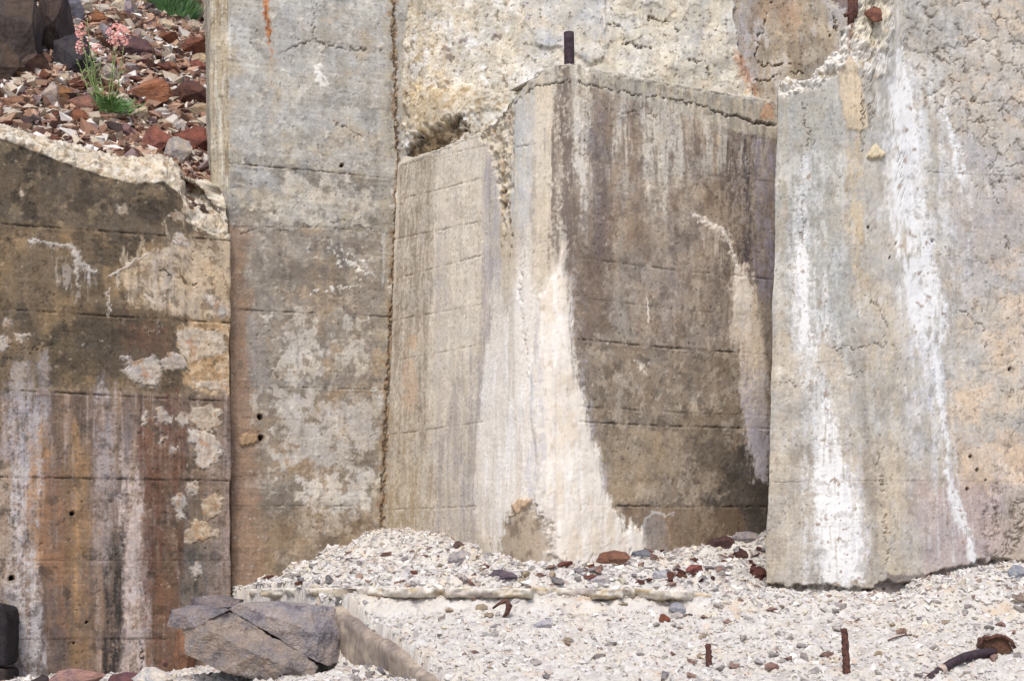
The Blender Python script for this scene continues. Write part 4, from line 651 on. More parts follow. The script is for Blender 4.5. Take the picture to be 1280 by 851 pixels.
for k, (box, c, lb) in enumerate([
    ((-34, -34, 50, 72), (74, 64, 58), 'large dark boulder in the upper left corner of the scree'), ((34, -34, 82, 66), (70, 58, 54), 'tall dark rust-stained boulder right of the corner boulder'), ((54, -8, 100, 27), (98, 100, 114), 'blue grey slab leaning over the dark hollow'), ((62, 36, 112, 92), (66, 62, 66), 'dark grey boulder left of the pink flowers'),
    ((104, 13, 136, 32), (150, 100, 70), 'orange brown stone above the left flower heads'), ((92, 2, 116, 19), (196, 186, 166), 'pale wedge stone above the orange brown stone'), ((114, 3, 140, 16), (202, 192, 176), 'flat pale stone beside the pale wedge stone'), ((135, -4, 155, 15), (206, 194, 168), 'rounded cream stone at the top edge near the grass'), ((150, -2, 166, 20), (164, 150, 156), 'lavender upright stone left of the grass tuft'),
    ((120, 28, 138, 48), (150, 148, 156), 'grey pointed stone between the two flower clusters'), ((132, 42, 186, 72), (104, 78, 78), 'purple brown block behind the large flower cluster'), ((226, 44, 262, 72), (118, 72, 54), 'rust brown boulder against the pillar'), ((148, 96, 214, 129), (156, 104, 76), 'long tan brown slab right of the plant foot'), ((209, 95, 262, 132), (98, 66, 56), 'dark brown boulder between long slab and pillar'),
    ((122, 76, 147, 102), (178, 168, 154), 'pale grey boulder behind the plant stems'), ((172, 154, 213, 190), (146, 92, 78), 'red brown flat slab near the wall edge'), ((216, 155, 266, 190), (138, 82, 68), 'brick red angular rock beside the pillar foot'), ((204, 170, 238, 202), (184, 178, 170), 'pale grey topped slab between the two red rocks'), ((158, 131, 186, 149), (206, 192, 162), 'cream wedge stone right of the plant foot'), ((189, 133, 211, 143), (208, 202, 190), 'white slab stone below the long brown slab'),
    ((215, 148, 232, 164), (212, 208, 204), 'white rounded stone above the brick red rock'), ((188, 149, 217, 158), (202, 188, 162), 'thin cream flagstone left of the white rounded stone'), ((44, 100, 73, 132), (182, 168, 160), 'upright pale pointed stone on the scree edge'), ((67, 107, 89, 126), (164, 120, 80), 'tan lumpy stone right of the upright pale stone'), ((82, 117, 120, 141), (150, 108, 92), 'pinkish brown rock left of the plant foot'), ((76, 134, 110, 153), (146, 92, 66), 'orange brown block below the pinkish rock'), ((0, 118, 32, 136), (156, 116, 88), 'tan stone at the left edge of the scree'), ((51, 158, 69, 170), (216, 206, 190), 'cream white stone lying on the wall edge'), ((56, 146, 73, 160), (190, 142, 124), 'salmon pink stone above the cream white stone'),
    ((192, 23, 217, 38), (206, 190, 160), 'cream slab stone below the grass tuft'), ((210, 30, 229, 40), (212, 206, 200), 'white chip right of the cream slab stone'), ((233, 24, 249, 39), (204, 186, 164), 'pale tilted stone near the pillar top'), ((194, 38, 222, 56), (130, 84, 60), 'brown stone under the white chip'), ((199, 65, 219, 80), (206, 198, 184), 'white capped stone above the long brown slab'), ((194, 74, 224, 90), (140, 94, 66), 'brown stone under the white capped stone'), ((237, 65, 263, 83), (196, 174, 138), 'tan wedge stone under the rust brown boulder'), ((234, 73, 257, 89), (150, 92, 78), 'reddish stone under the tan wedge stone'), ((222, 71, 237, 88), (206, 164, 136), 'peach coloured stone beside the reddish stone'), ((164, 35, 182, 49), (196, 182, 160), 'pale round stone right of the large flower cluster'),
    ((-24, 56, 26, 104), (84, 70, 60), 'low dark brown boulder at the left edge above the tan stone'), ((20, 66, 60, 96), (92, 72, 64), 'squat brown rock below the dark boulders'), ((96, 82, 124, 110), (86, 66, 60), 'dark brown rock left of the plant stems'),
    ((45, 85, 61, 102), (122, 76, 58), 'rust brown cube-like stone in the dark hollow'), ((28, 52, 42, 78), (128, 82, 56), 'orange upright stone in the dark hollow'), ((48, 65, 64, 84), (124, 86, 72), 'brown stone between orange stone and dark boulder'), ((80, 98, 108, 114), (112, 68, 54), 'rust red flat stone under the dark grey boulder'), ((140, 152, 166, 172), (140, 108, 108), 'mauve stone left of the red brown slab'), ((238, 176, 250, 190), (110, 62, 58), 'dark red stone at the tip of the brick red rock'), ((228, 126, 262, 146), (178, 158, 130), 'tan rubble stone against the pillar under the boulder')]):
    hero(box, sg, c, lb, seed=k)
for k, (box, c, lb) in enumerate([
    ((747, 688, 787, 707), (146, 104, 84), 'brown rock lying against the white mineral flow'), ((790, 686, 816, 698), (132, 136, 146), 'blue grey stone right of the brown rock'), ((696, 701, 717, 709), (140, 88, 76), 'red brown stone at the foot of the mineral flow'), ((610, 712, 647, 725), (112, 100, 112), 'purple grey flat stone on the gravel below the scar'), ((886, 668, 918, 685), (92, 68, 66), 'dark brown rock in the corner behind the pale block'), ((934, 707, 961, 725), (112, 70, 62), 'maroon rock touching the edge of the pale block'), ((917, 687, 937, 698), (98, 70, 66), 'dark maroon stone below the dark brown rock'), ((858, 705, 879, 718), (164, 100, 92), 'red stone in the gravel left of the maroon rock'), ((824, 767, 838, 778), (158, 96, 70), 'orange red stone on the bank right of the ledge'), ((838, 765, 856, 774), (220, 212, 206), 'white flat chip beside the orange red stone'), ((1262, 706, 1284, 723), (176, 184, 196), 'pale blue grey stone at the far right wall foot'), ((1263, 742, 1284, 753), (164, 146, 134), 'tan flat stone at the right edge of the bank'), ((836, 752, 858, 766), (178, 180, 188), 'grey slab stone on the bank beside the ledge end'), ((668, 772, 690, 786), (198, 200, 210), 'pale blue chip on the bank below the ledge'),
    ((180, 809, 226, 842), (126, 92, 84), 'red brown stone leaning on the left of the big boulder'), ((56, 836, 128, 860), (168, 132, 124), 'pinkish broken stone at the foot of the stained wall'), ((130, 840, 184, 862), (118, 82, 86), 'maroon stone at the foot of the stained wall'), ((164, 834, 216, 860), (222, 216, 210), 'white crumbly lump in front of the red brown stone'), ((28, 842, 62, 862), (70, 62, 64), 'small dark stone right of the dark blocks'), ((213, 784, 244, 836), (146, 108, 84), 'tan stone wedged under the left end of the boulder'), ((735, 718, 762, 730), (206, 202, 204), 'white stone on the terrace below the brown rock'), ((560, 688, 590, 704), (196, 192, 192), 'pale stone on the crest of the gravel mound'), ((566, 676, 580, 686), (120, 98, 92), 'dark chip at the wall foot on the mound'), ((816, 712, 838, 724), (206, 208, 214), 'white stone in the gravel left of the red stone'), ((918, 664, 950, 678), (178, 170, 172), 'grey slab at the back of the corner gravel')]):
    hero(box, gg, c, lb, seed=k+3)
# individual chips one can still tell apart, by colour and place
CH = {'white': (218, 212, 208), 'grey': (176, 172, 176), 'pinkish': (186, 152, 140), 'rust brown': (140, 92, 76), 'maroon': (112, 74, 72), 'cream': (214, 198, 170)}
import re as _re
def _short(t): return _re.split(r' (?:in|on|of|at|above|below|beside|between|behind|near|under|against|right|left|leaning|lying|over|wedged|touching|standing|lodged) ', t)[0]
HEROES = [(x, y, _short(t)) for x, y, t in HN]+[(711, 70, 'pipe stub'), (886, 818, 'short iron stub'), (1056, 812, 'taller iron bar'), (1200, 824, 'bent pipe'), (632, 760, 'rusty strap'), (320, 800, 'big boulder'), (480, 800, 'low side wall'), (131, 100, 'flowering plant'), (214, 10, 'grass tuft'), (480, 700, 'pillar corner'), (1125, 797, 'twig'), (1020, 745, 'pale block foot'), (560, 742, 'slab edge'), (790, 742, 'slab edge end')]
USED = set()
def chip(px, py, where, name, cs, size, r, place, grp):
    """a chip big enough to pick out; its label tells it by colour, size and the nearest larger stone or structure"""
    g = where(px, py); w = size*r.uniform(.75, 1.4); c = np.array(CH[cs])*r.uniform(.88, 1.08); sy = r.uniform(.4, .75)
    sw = 'large' if w > size*1.18 else ('small' if w < size*.92 else 'mid-sized'); sw = ('flat ' if sy < .52 else 'chunky ' if sy > .66 else '')+sw
    cand = sorted(HEROES, key=lambda q_: math.hypot(q_[0]-px, (q_[1]-py)*1.5))[:5]; lb = None
    for (hx, hy, hn) in cand:
        dx, dy = px-hx, py-hy; rel = ('right of' if dx > 0 else 'left of') if abs(dx) > abs(dy)*1.3 else ('below' if dy > 0 else 'above')
        t = '%s %s stone chip %s the %s' % (sw, cs, rel, hn)
        if t not in USED: lb = t; break
    grp_ = '%s chips %s' % (cs, grp)
    if lb is None: lb = '%s stone chip %s' % (cs, place)
    USED.add(lb)
    stone('stone_chip', r.choice(SMALL), (g.x, g.y, g.z+w*.14), (w*r.uniform(.9, 1.4), w*r.uniform(.7, 1.1), w*sy), r.uniform(0, 6.28), (r.uniform(-.35, .35), r.uniform(-.35, .35)), np.clip(c, 0, 235), lb, 'stone', grp_)
r = random.Random(5)
for k in range(62):
    t = r.random(); chip(310+550*t, r.uniform(690, 733) if 420 < 310+550*t < 600 else r.uniform(708, 734), gg, '', r.choice(['white', 'white', 'grey', 'grey', 'pinkish', 'rust brown', 'cream']), .05, r, 'on the gravel terrace above the ledge', 'on the gravel terrace')
for k in range(46): chip(r.uniform(800, 955), r.uniform(682, 730), gg, '', r.choice(['white', 'grey', 'pinkish', 'rust brown', 'rust brown', 'maroon', 'maroon']), .05, r, 'in the corner between buttress and pale block', 'in the corner gravel')
for k in range(70): chip(r.uniform(540, 1280), r.uniform(752, 848), gg, '', r.choice(['white', 'white', 'white', 'white', 'grey', 'cream', 'cream', 'pinkish', 'pinkish']), .045, r, 'on the lower debris bank', 'on the lower bank')
for k in range(18): chip(r.uniform(425, 520), r.uniform(818, 851), gg, '', r.choice(['white', 'grey', 'white']), .04, r, 'on the gravel right of the big boulder', 'beside the big boulder')
for k in range(100): chip(r.uniform(0, 262), r.uniform(2, 160)+(r.random() < .5)*20, sg, '', r.choice(['white', 'cream', 'rust brown', 'rust brown', 'maroon', 'pinkish', 'cream']), .085, r, 'among the stones of the scree slope', 'on the scree slope')

# fine gravel: too small and too many to pick apart
GP = []
for k in range(10):
    b = hull(500+k, 7); GP.append((np.array([v.co[:] for v in b.verts]), np.array([[v.index for v in f.verts] for f in (bmesh.ops.triangulate(b, faces=b.faces[:]), b.faces.ensure_lookup_table(), b.verts.index_update())[0]['faces']]))); b.free()
def gravel(name, X, Y, fn, size, cols, wts, label, seed, lift=.1):
    q = np.random.default_rng(seed); n_ = len(X); Z = fn(X, Y); Vs, Fs, Cs, base = [], [], [], 0
    cc = np.array([lin(c) for c in cols])[q.choice(len(cols), n_, p=np.array(wts)/sum(wts))]*q.uniform(.75, 1.12, n_)[:, None]
    which = q.integers(0, len(GP), n_)
    for k, (pv, pf) in enumerate(GP):
        I = np.where(which == k)[0]; m = len(I)
        if not m: continue
        s_ = size[I]; dm = np.stack([s_*q.uniform(.85, 1.4, m), s_*q.uniform(.75, 1.1, m), s_*q.uniform(.5, .95, m)], 1)
        a, t1, t2 = q.uniform(0, 6.28, m), q.normal(0, .35, m), q.normal(0, .35, m)
        v = pv[None]*dm[:, None, :]
        y_, z_ = v[..., 1]*np.cos(t1)[:, None]-v[..., 2]*np.sin(t1)[:, None], v[..., 1]*np.sin(t1)[:, None]+v[..., 2]*np.cos(t1)[:, None]
        x_, z2 = v[..., 0]*np.cos(t2)[:, None]+z_*np.sin(t2)[:, None], -v[..., 0]*np.sin(t2)[:, None]+z_*np.cos(t2)[:, None]
        w = np.stack([x_*np.cos(a)[:, None]-y_*np.sin(a)[:, None]+X[I][:, None], x_*np.sin(a)[:, None]+y_*np.cos(a)[:, None]+Y[I][:, None], z2+(Z[I]+s_*lift)[:, None]], -1)
        Vs.append(w.reshape(-1, 3)); Fs.append((pf[None]+(base+np.arange(m)*len(pv))[:, None, None]).reshape(-1, 3)); base += m*len(pv); Cs.append(np.repeat(cc[I], len(pv), 0))
    o = mesh_np(name, np.vstack(Vs), np.vstack(Fs), np.clip(np.vstack(Cs), 0, .85), M_CHIP, smooth=False); prop(o, label, 'gravel', kind='stuff'); return o
q = np.random.default_rng(3); n_ = 92000; X = q.uniform(-3.0, 4.6, n_); Y = q.uniform(6.75, 10.3, n_)
px = CX+F*X/Y; ok = (px > -200) & (px < 1620); den = sm(-.5, .4, fbm(X*3.2, Y*3.2, 3, 31)); ap = (Y > 8.42) | (X < xL(Y)); ok &= q.random(n_) < np.where(ap, .98, .55+.45*den)
ok &= ~((px < 287) & (Y > 9.75)); ok &= ~((px > 425) & (px < 880) & (Y > 8.38) & (Y < 8.58) & (q.random(n_) < .85)); X, Y = X[ok], Y[ok]; sz_ = .011*np.exp(q.normal(0, .62, len(X)))*np.where(Y > 8.42, 1.35, .85)+.003
gravel('gravel', X, Y, lambda a, b: H(a, b), np.clip(sz_, .006, .05), [(222, 217, 210), (206, 199, 193), (182, 176, 174), (204, 186, 174), (160, 132, 116), (128, 106, 100), (216, 204, 182)], [6, 4.5, 2.0, 1.2, .4, .3, 1.8], 'pale crushed stone gravel covering terrace and bank', 4, -.05)
n_ = 38000; X = q.uniform(-5.0, -1.4, n_); Y = q.uniform(9.4, 13.6, n_); px = CX+F*X/Y; ok = (px > -220) & (px < 300) & (S(X, Y) > 3.74); X, Y = X[ok], Y[ok]
gravel('scree_gravel', X, Y, S, np.where(q.random(len(X)) < .30, np.clip(.055*np.exp(q.normal(0, .38, len(X))), .025, .13), np.clip(.016*np.exp(q.normal(0, .5, len(X)))+.005, .008, .05)), [(156, 118, 96), (118, 88, 76), (182, 146, 122), (202, 184, 162), (224, 216, 206), (142, 120, 118), (84, 70, 68)], [3.2, 1.8, 3.2, 2.8, 2.2, 1.6, .8], 'loose reddish brown stone fragments covering the scree slope', 6)

# ------------------------------------------------------------------ big boulder, dark blocks
def prism_rock(name, pts, dfun, thick, it, amp, freq, c, parent=None, seed=0, lean=.0, bev=.012, hub=None, jit=.0):
    """angular broken block: outline in the photo, own depth; hub = front points that the faces fan out from"""
    r = random.Random(seed*7+1); bm = bmesh.new(); fr = [P3(x, y, dfun(x, y)+r.uniform(-jit, jit)) for x, y in pts]; cz = sum((v.z for v in fr))/len(fr); cxm = sum((v.x for v in fr))/len(fr)
    vf = [bm.verts.new(v) for v in fr]; vb = [bm.verts.new((cxm+(v.x-cxm)*.86, v.y+thick, v.z-(v.z-cz)*.10*(1 if v.z > cz else 0))) for v in fr]
    if hub:
        hv = [bm.verts.new(P3(x, y, dfun(x, y)+o)) for x, y, o in hub]; near = [min(hv, key=lambda h_: (h_.co-v.co).length) for v in vf]
        for i in range(len(vf)):
            j = (i+1) % len(vf); bm.faces.new((vf[i], vf[j], near[i]))
            if near[i] is not near[j]: bm.faces.new((vf[j], near[j], near[i]))
        if len(hv) > 2 and len({id(h_) for h_ in near}) > 2:
            seq = []
            for h_ in near:
                if h_ not in seq: seq.append(h_)
            bm.faces.new(seq)
    else: bm.faces.new(vf)
    bm.faces.new(vb[::-1])
    for i in range(len(vf)): j = (i+1) % len(vf); bm.faces.new((vf[j], vf[i], vb[i], vb[j]))
    bmesh.ops.recalc_face_normals(bm, faces=bm.faces[:])
    if bev: bmesh.ops.bevel(bm, geom=bm.edges[:], offset=bev, segments=1, affect='EDGES')
    fracture(bm, it, amp, freq, seed); o = link_bm(name, bm, M_BOULDER, parent); o.color = (*lin(c), 1); return o
root = bpy.data.objects.new('boulder', None); col_.objects.link(root); b0 = on_ground(320, 846); root.location = b0; root.empty_display_size = .1
prop(root, 'big cracked grey purple boulder lying in front of the retaining wall', 'boulder')
def dB(x, y): return 8.30+max(0, (250-x))*.0022+max(0, x-395)*.004+(848-y)*.0012
k1 = prism_rock('lower_piece', [(228, 790), (232, 775), (226, 764), (254, 763), (283, 764), (305, 775), (330, 789), (365, 811), (392, 828), (396, 834), (392, 850), (332, 852), (278, 838), (233, 816)], dB, .42, 5, .015, 13, (160, 150, 143), None, 1, bev=0, hub=[(262, 788, -.05), (322, 818, -.09), (368, 836, -.05)], jit=.012)
k2 = prism_rock('upper_piece', [(285, 761), (300, 753), (345, 752), (380, 757), (420, 759), (426, 790), (424, 826), (412, 830), (394, 827), (367.5, 809.5), (332, 787.5), (307, 772.5)], lambda x, y: dB(x, y)+.018, .46, 5, .013, 13, (166, 160, 161), None, 2, bev=0, hub=[(330, 768, -.03), (398, 790, -.06)], jit=.012)
k3 = prism_rock('left_slab', [(209, 782), (214, 762), (230, 757), (255, 757), (284, 763), (266, 772), (244, 784), (224, 787)], lambda x, y: dB(x, y)-.025, .40, 4, .014, 13, (150, 143, 146), None, 3, bev=0, hub=[(232, 770, -.035)], jit=.01)
k4 = prism_rock('back_ledge', [(236, 760), (240, 748), (262, 744), (300, 750), (298, 758), (262, 760)], lambda x, y: dB(x, y)+.14, .26, 3, .008, 11, (140, 132, 134), None, 4, bev=0, jit=.01)
for k in (k1, k2, k3, k4): k.parent = root; k.matrix_parent_inverse = Matrix.Translation(-b0)
k2['label'] = 'paler bluish upper piece beyond the diagonal crack'
o = prism_rock('stone_block', [(-80, 753), (0, 754), (6, 760), (8, 775), (7, 833), (-80, 836)], lambda x, y: 8.95, .3, 4, .010, 12, (56, 52, 56), None, 6); prop(o, 'upper of two dark stacked blocks at the lower left edge', 'block')
o = prism_rock('stone_block', [(-80, 837), (5, 836), (7, 842), (7, 880), (-80, 880)], lambda x, y: 8.93, .3, 4, .010, 12, (72, 64, 64), None, 7); prop(o, 'lower of two dark stacked blocks, cut by the frame bottom', 'block')

# ------------------------------------------------------------------ slab lip along the terrace, low side wall
def strip(name, path, prof, paint, mat, disp):
    """sweep profile rows (back, up) along a plan path [(px, depth, z)]"""
    A = np.array([((x-CX)/F*d, d, z) for x, d, z in path]); L_ = np.concatenate([[0], np.cumsum(np.hypot(*np.diff(A[:, :2], axis=0).T))]); u = np.arange(0, L_[-1], .009)
    P_ = np.stack([np.interp(u, L_, A[:, i]) for i in range(3)], 1); t = np.gradient(P_[:, :2], axis=0); t /= np.hypot(t[:, 0], t[:, 1])[:, None]; inw = np.stack([-t[:, 1], t[:, 0]], 1)
    V = []; vv = []; acc = 0; prev = None
    for (bk, upv) in prof:
        acc += 0 if prev is None else math.hypot(bk-prev[0], upv-prev[1]); prev = (bk, upv)
        dj = disp(u, acc, bk, upv); V.append(np.column_stack([P_[:, :2]+inw*(bk+dj)[:, None], P_[:, 2]+upv])); vv.append(np.full(len(u), acc))
    nr, nc = len(prof), len(u); V = np.vstack(V); uu = np.tile(u, nr); vv = np.concatenate(vv); ii = np.arange(nr*nc).reshape(nr, nc)
    Q = np.stack([ii[:-1, :-1], ii[:-1, 1:], ii[1:, 1:], ii[1:, :-1]], -1).reshape(-1, 4)
    return mesh_np(name, V, Q, paint(uu, vv, V), mat)
def disp_lip(u, a, bk, up):
    e = .05*tfbm(u*3, u*0+1.3, 5, 3)+.010*tfbm(u*14, u*0+a*30, 5, 5); big = .16*sm(.45, .7, tfbm(u*2.3, u*0+7.7, 4, 8))
    return (e+big)*(1 if bk < .12 else .2)
def paint_lip(u, v, V):
    c = np.tile(lin((214, 205, 192)), (len(u), 1)); f = tfbm(u*6, v*20, 6, 2); c = c+(lin((190, 170, 138))-c)*sm(.0, .9, f)[:, None]; c = c+(lin((150, 118, 66))-c)*(sm(-.5, .5, tfbm(u*4, v*6, 4, 4))*(1-sm(.05, .085, v)))[:, None]; c = c+(lin((176, 162, 156))-c)*sm(.4, 1, tfbm(u*3, v*9, 4, 6))[:, None]*.7; return c*np.clip(1+.14*tfbm(u*34, v*34, 6, 8), .4, 1.5)[:, None]
o = strip('concrete_slab', [(303, 9.72, 1.276), (360, 9.15, 1.294), (425, 8.60, 1.306), (480, 8.47, 1.31), (700, 8.40, 1.308), (800, 8.40, 1.305), (850, 8.42, 1.298), (890, 8.46, 1.28)],
          [(.10, -.06), (.06, -.055), (.03, -.048), (.012, -.042), (.004, -.034), (0, -.026), (.0, -.012), (.001, -.004), (.005, .001), (.04, .002), (.08, .0), (.16, -.006), (.3, -.05)], paint_lip, M_CONC, disp_lip); prop(o, 'thin broken cream concrete slab edge along the gravel terrace', 'slab')
def paint_low(u, v, V):
    c = np.tile(lin((152, 137, 123)), (len(u), 1)); c = c+(lin((126, 114, 108))-c)*sm(-.2, .6, tfbm(u*5, v*5, 6, 3))[:, None]*.7; c = c+(lin((184, 168, 148))-c)*sm(.3, 1, tfbm(u*7, v*9, 6, 4))[:, None]*.7; return c+(lin((190, 178, 166))-c)*(sm(.485, .52, v+.015*tfbm(u*6, v*9, 5, 5)))[:, None]*.8*0+((c*np.clip(.16*tfbm(u*28, v*28, 6, 8)+.10*tfbm(u*9, v*9, 6, 9), -.5, .6)[:, None]))
lw = [(px_, d_, float(Hhi(np.array([(px_-CX)/F*d_+.05]), np.array([d_]))[0])-.012) for px_, d_ in [(418, 8.66), (425, 8.6), (480, 8.15), (545, 7.6), (600, 7.0)]]
_k = np.linspace(0, len(lw)-1, 30); _r = random.Random(4); lw = [tuple(np.interp(t, range(len(lw)), [q_[i] for q_ in lw])+(_r.uniform(-.016, .008) if i == 2 else 0) for i in range(3)) for t in _k]
o = strip('low_concrete_wall', [(a-9, d-.035, z-.04) for a, d, z in lw], [(0, -.5+.025*k) for k in range(20)]+[(.012, -.014), (.03, -.004), (.06, .0), (.10, -.012), (.12, -.06)], paint_low, M_CONC, lambda u, a, bk, up: .010*tfbm(u*2, u*0+a*2, 3, 7)+.0016*tfbm(u*20, u*0+a*20, 4, 9)); prop(o, 'low brown concrete side wall edging the debris bank beside the boulder', 'wall')

# ------------------------------------------------------------------ iron
def tube(name, pts, r, mat, parent=None, seg=10, cap=True, rad=None, hollow=0.0, rough=.06, seed=0):
    bm = bmesh.new(); rings = []; pts = [Vector(p) for p in pts]; rr = random.Random(seed)
    for i, p in enumerate(pts):
        t = (pts[min(i+1, len(pts)-1)]-pts[max(i-1, 0)]).normalized(); x = t.cross(Vector((0, 1, .01))).normalized(); y = t.cross(x); R = r if rad is None else rad[i]
        rings.append([bm.verts.new(p+(x*math.cos(a)+y*math.sin(a))*R*(1+rr.uniform(-rough, rough))) for a in [k*2*math.pi/seg for k in range(seg)]])
    for a, b in zip(rings, rings[1:]):
        for k in range(seg): j = (k+1) % seg; bm.faces.new((a[k], a[j], b[j], b[k]))
    if hollow:
        t = (pts[-1]-pts[-2]).normalized(); c = pts[-1]; inn = [bm.verts.new(c+(v.co-c)*hollow) for v in rings[-1]]; dn = [bm.verts.new(v.co-t*.12) for v in inn]
        for k in range(seg): j = (k+1) % seg; bm.faces.new((rings[-1][k], rings[-1][j], inn[j], inn[k])); bm.faces.new((inn[k], inn[j], dn[j], dn[k]))
        bm.faces.new(dn)
    else: bm.faces.new(rings[-1])
    bm.faces.new(rings[0][::-1]); bmesh.ops.recalc_face_normals(bm, faces=bm.faces[:]); return link_bm(name, bm, mat, parent, True)
def lerp_pts(a, b, n_, j=0.0):
    rj = random.Random(n_); return [Vector(a).lerp(Vector(b), k/n_)+Vector((rj.uniform(-j, j)+2.5*j*math.sin(2.6*k/n_), 0, 0)) for k in range(n_+1)]
g = on_ground(886, 832); o = tube('iron_bar', lerp_pts(P3(886, 850, g.y), P3(885, 804, g.y), 14, .0012), 4.0/F*g.y, M_RUST, rough=.16, rad=[(4.0+(.7 if k % 2 else 0)-.05*k)/F*g.y for k in range(15)]); prop(o, 'short rusty iron stub standing in the bank below the terrace', 'bar')
g = on_ground(1058, 840); o = tube('iron_bar', lerp_pts(P3(1058.5, 858, g.y), P3(1054.5, 785, g.y), 20, .0014), 4.8/F*g.y, M_RUST, rough=.15, seed=2, rad=[(4.7+(.7 if k % 2 else 0)-.04*k)/F*g.y for k in range(21)]); prop(o, 'taller rusty iron bar standing before the pale block', 'bar')
g = on_ground(1240, 818); dp = g.y; root = bpy.data.objects.new('bent_pipe', None); col_.objects.link(root); root.location = g; prop(root, 'bent rusty pipe curving out of the bank at lower right', 'pipe')
path = [P3(x, y, dp-.32+.32*(x-1130)/115) for x, y in [(1130, 884), (1150, 862), (1162, 848), (1176, 837), (1190, 828), (1205, 821), (1220, 817), (1234, 815), (1244, 814)]]
o1 = tube('tube', path, .022, M_DARKIRON, rad=[.022]*7+[.021, .016], seg=12); o2 = tube('collar', [path[3]-(path[4]-path[3])*.10, path[3]+(path[4]-path[3])*.25], .0245, mat_simple('chalk_crust', (206, 190, 176), .9, (170, 140, 120), 60, .5), seg=12)
o3 = prism_rock('socket', [(1225, 808), (1228, 797), (1234, 800), (1242, 796), (1256, 796), (1264, 804), (1268, 814), (1258, 818), (1244, 816), (1236, 818)], lambda x, y: dp+.0, .09, 3, .012, 14, (116, 86, 70), None, 8, bev=.004)
o4 = tube('broken_rim', [P3(x, y, dp-.012) for x, y in [(1227, 812), (1226, 800), (1231, 795), (1238, 797), (1246, 794), (1256, 795), (1264, 801), (1268, 810)]], .009, M_RUST, seg=7, rough=.3)
for k in (o1, o2, o3, o4): k.parent = root; k.matrix_parent_inverse = Matrix.Translation(-g)
o = tube('pipe_stub', lerp_pts(P3(712, 96, 9.3), P3(711, 41, 9.3), 6), 6.4/F*9.3, M_DARKIRON, seg=14, hollow=.75, rough=.03); prop(o, 'dark iron pipe stub standing on the buttress top', 'pipe')
root = bpy.data.objects.new('rusty_rebar', None); col_.objects.link(root); root.location = P3(1064, 28, 9.1); prop(root, 'rusty reinforcing bars sticking out of the broken crown', 'rebar')
for k, (a, b, w) in enumerate([((1064, 30), (1064, -30), 4.2), ((1069, 22), (1071, -30), 2.8), ((1056, 20), (1070, 12), 2.4), ((1060, 44), (1062, 20), 1.6), ((1067, 44), (1063, 26), 1.4)]):
    o = tube('bar', lerp_pts(P3(*a, 8.99), P3(*b, 9.02), 4), w/F*9, M_RUST, rough=.15, seed=k); o.parent = root; o.matrix_parent_inverse = Matrix.Translation(-root.location)
hero((1082, 6, 1104, 24), lambda x, y: P3(x, y, 8.98), (146, 96, 78), 'red brown stone lodged in the broken crown', seed=5)
g = on_ground(634, 770); o = tube('rusty_strap', [P3(616, 760, g.y-.01), P3(624, 754, g.y-.02), P3(633, 751, g.y-.03), P3(637, 757, g.y-.035), P3(634, 766, g.y-.03), P3(627, 774, g.y-.01)], .010, M_RUST, rad=[.005, .009, .013, .016, .012, .006], seg=8, rough=.25); prop(o, 'curled rusty iron strap below the slab edge', 'strap')
o = tube('twig', [on_ground(x, y)+Vector((0, 0, .012)) for x, y in [(1110, 803), (1120, 799), (1128, 797), (1140, 796)]], .004, mat_simple('dry_twig', (120, 92, 74), .9, (84, 62, 50)), seg=6); prop(o, 'thin dry twig lying on the bank left of the bent pipe', 'twig')

# ------------------------------------------------------------------ plants
def blade(bm, p, d, L, w, r, bend=.4, n_=4):
    d = d.normalized(); s_ = d.cross(Vector((r.uniform(-.4, .4), -1, .2))).normalized()*w; pv = None; c = p.copy(); dd = d.copy()
    for i in range(n_+1):
        t = i/n_; ww = s_*(math.sin(math.pi*min(1, .18+.82*t))**.7 if t < 1 else 0.02)
        a, b = bm.verts.new(c-ww), bm.verts.new(c+ww)
        if pv: bm.faces.new((pv[0], pv[1], b, a))
        pv = (a, b); dd = (dd+Vector((0, 0, -bend/n_))).normalized(); c = c+dd*(L/n_)
r = random.Random(11); base = on_scree(132, 143); dpl = base.y-.02; base.y = dpl
root = bpy.data.objects.new('flowering_plant', None); col_.objects.link(root); root.location = base; prop(root, 'slender green plant with pink flower heads on the scree', 'plant')
def attach(o): o.parent = root; o.matrix_parent_inverse = Matrix.Translation(-base); return o
STEMS = [[(130, 142), (112, 100), (107, 70), (101, 44)], [(131, 142), (116, 104), (112, 62), (109, 24)], [(131, 142), (119, 104), (115, 78), (104, 62)], [(132, 142), (120, 100), (117, 76), (121, 64)], [(134, 142), (137, 110), (141, 80), (142, 60)], [(135, 142), (141, 108), (143, 80), (146, 58)], [(136, 142), (147, 112), (151, 82), (155, 58)], [(129, 142), (108, 108), (100, 84), (96, 74)], [(133, 142), (128, 112), (124, 92), (126, 76)], [(131, 142), (122, 118), (112, 92), (104, 76)]]
lb = bmesh.new()
for k, st in enumerate(STEMS):
    off = r.uniform(-.06, .05); pts = [P3(x, y, dpl+off*i/3) for i, (x, y) in enumerate(st)]; fine_ = []
    for i in range(3): fine_ += [pts[i].lerp(pts[i+1], t/3) for t in range(3)]
    fine_.append(pts[-1]); attach(tube('stem', fine_, .003, M_STEM, seg=5, rad=[.0042-.0022*i/9 for i in range(10)]))
    for i in range(1, 9):
        for _ in range(2 if i < 6 else 1):
            d = Vector((r.uniform(-1, 1), r.uniform(-.8, .8), r.uniform(.35, 1.2))); blade(lb, fine_[i].copy(), d, r.uniform(.03, .065)*(1 if i < 7 else .5), r.uniform(.002, .0038), r, .5)
attach(link_bm('stem_leaves', lb, M_STEM))
lb = bmesh.new()
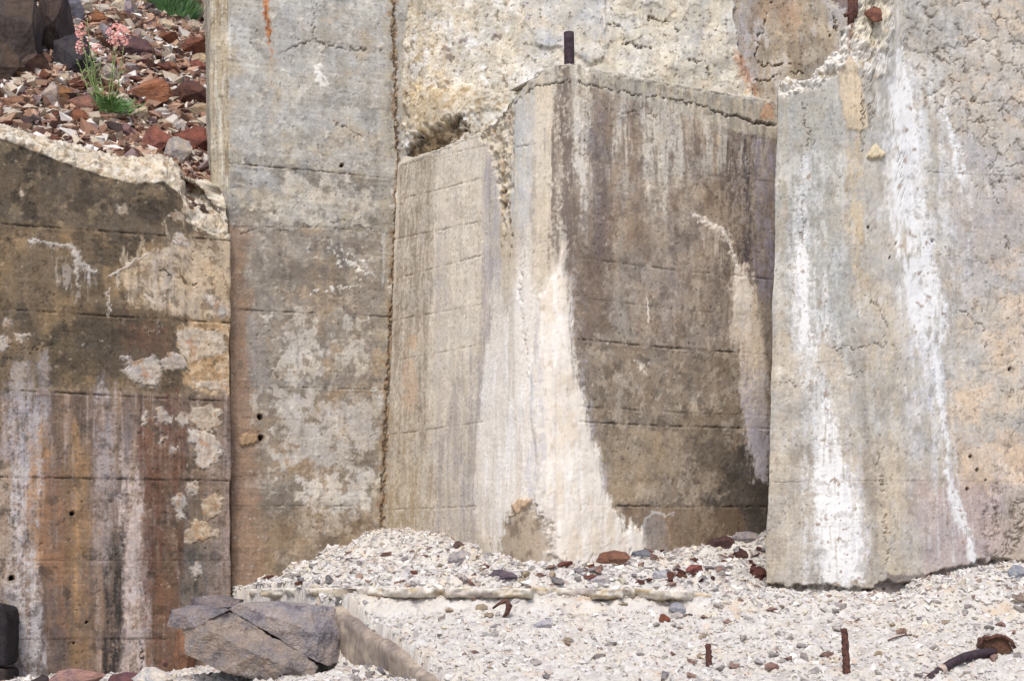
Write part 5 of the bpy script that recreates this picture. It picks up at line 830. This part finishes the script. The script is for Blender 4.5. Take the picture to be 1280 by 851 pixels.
for k in range(420):
    a = r.uniform(0, 6.28); rr_ = abs(r.gauss(0, .055)); p = P3(140, 140, dpl)+Vector((math.cos(a)*rr_*1.2, math.sin(a)*rr_, r.uniform(-.01, .07))); blade(lb, p, Vector((math.cos(a)*.8, math.sin(a)*.8, r.uniform(.3, 1.4))), r.uniform(.03, .07), r.uniform(.003, .006), r, .6, 3)
attach(link_bm('foliage', lb, M_LEAF))
for (x, y, w, h, n_) in [(100, 38, 7, 11, 34), (100, 58, 8, 9, 34), (120, 60, 6, 6, 18), (112, 48, 3, 4, 6), (148, 46, 16, 15, 110), (146, 32, 6, 6, 16), (152, 36, 7, 6, 16)]:
    fb = bmesh.new()
    for k in range(n_):
        while True:
            u1, u2, u3 = r.uniform(-1, 1), r.uniform(-1, 1), r.uniform(-1, 1)
            if u1*u1+u2*u2+u3*u3 <= 1: break
        c = P3(x+u1*w, y+u2*h, dpl)+Vector((0, u3*w/F*dpl, 0)); nrm = Vector((u1+r.uniform(-.6, .6), -1+u3*.5, -u2*.8+.5)).normalized(); x_ = nrm.orthogonal().normalized(); y_ = nrm.cross(x_); R = r.uniform(.008, .013); cv = fb.verts.new(c-nrm*.004)
        for p_ in range(5):
            a = p_*1.2566+k; q0 = fb.verts.new(c+(x_*math.cos(a-.42)+y_*math.sin(a-.42))*R*.7); q1 = fb.verts.new(c+(x_*math.cos(a)+y_*math.sin(a))*R+nrm*.003); q2 = fb.verts.new(c+(x_*math.cos(a+.42)+y_*math.sin(a+.42))*R*.7); fb.faces.new((cv, q0, q1, q2))
    attach(link_bm('flower_cluster', fb, M_PETAL))
tb = bmesh.new(); gb = on_scree(214, 20)
for k in range(900):
    a = r.uniform(0, 6.28); rr_ = math.sqrt(r.random()); p = gb+Vector((math.cos(a)*rr_*.16, math.sin(a)*rr_*.10+.05, 0)); p.z = float(S(np.array([p.x]), np.array([p.y]))[0])-.01
    blade(tb, p, Vector((math.cos(a)*rr_*.7+r.uniform(-.3, .3), r.uniform(-.4, .4), 1.1)), r.uniform(.09, .24), r.uniform(.002, .0045), r, .7, 4)
o = link_bm('grass_tuft', tb, M_GRASS); o.location = (0, 0, 0); prop(o, 'dense green grass tuft at the top of the scree', 'grass')
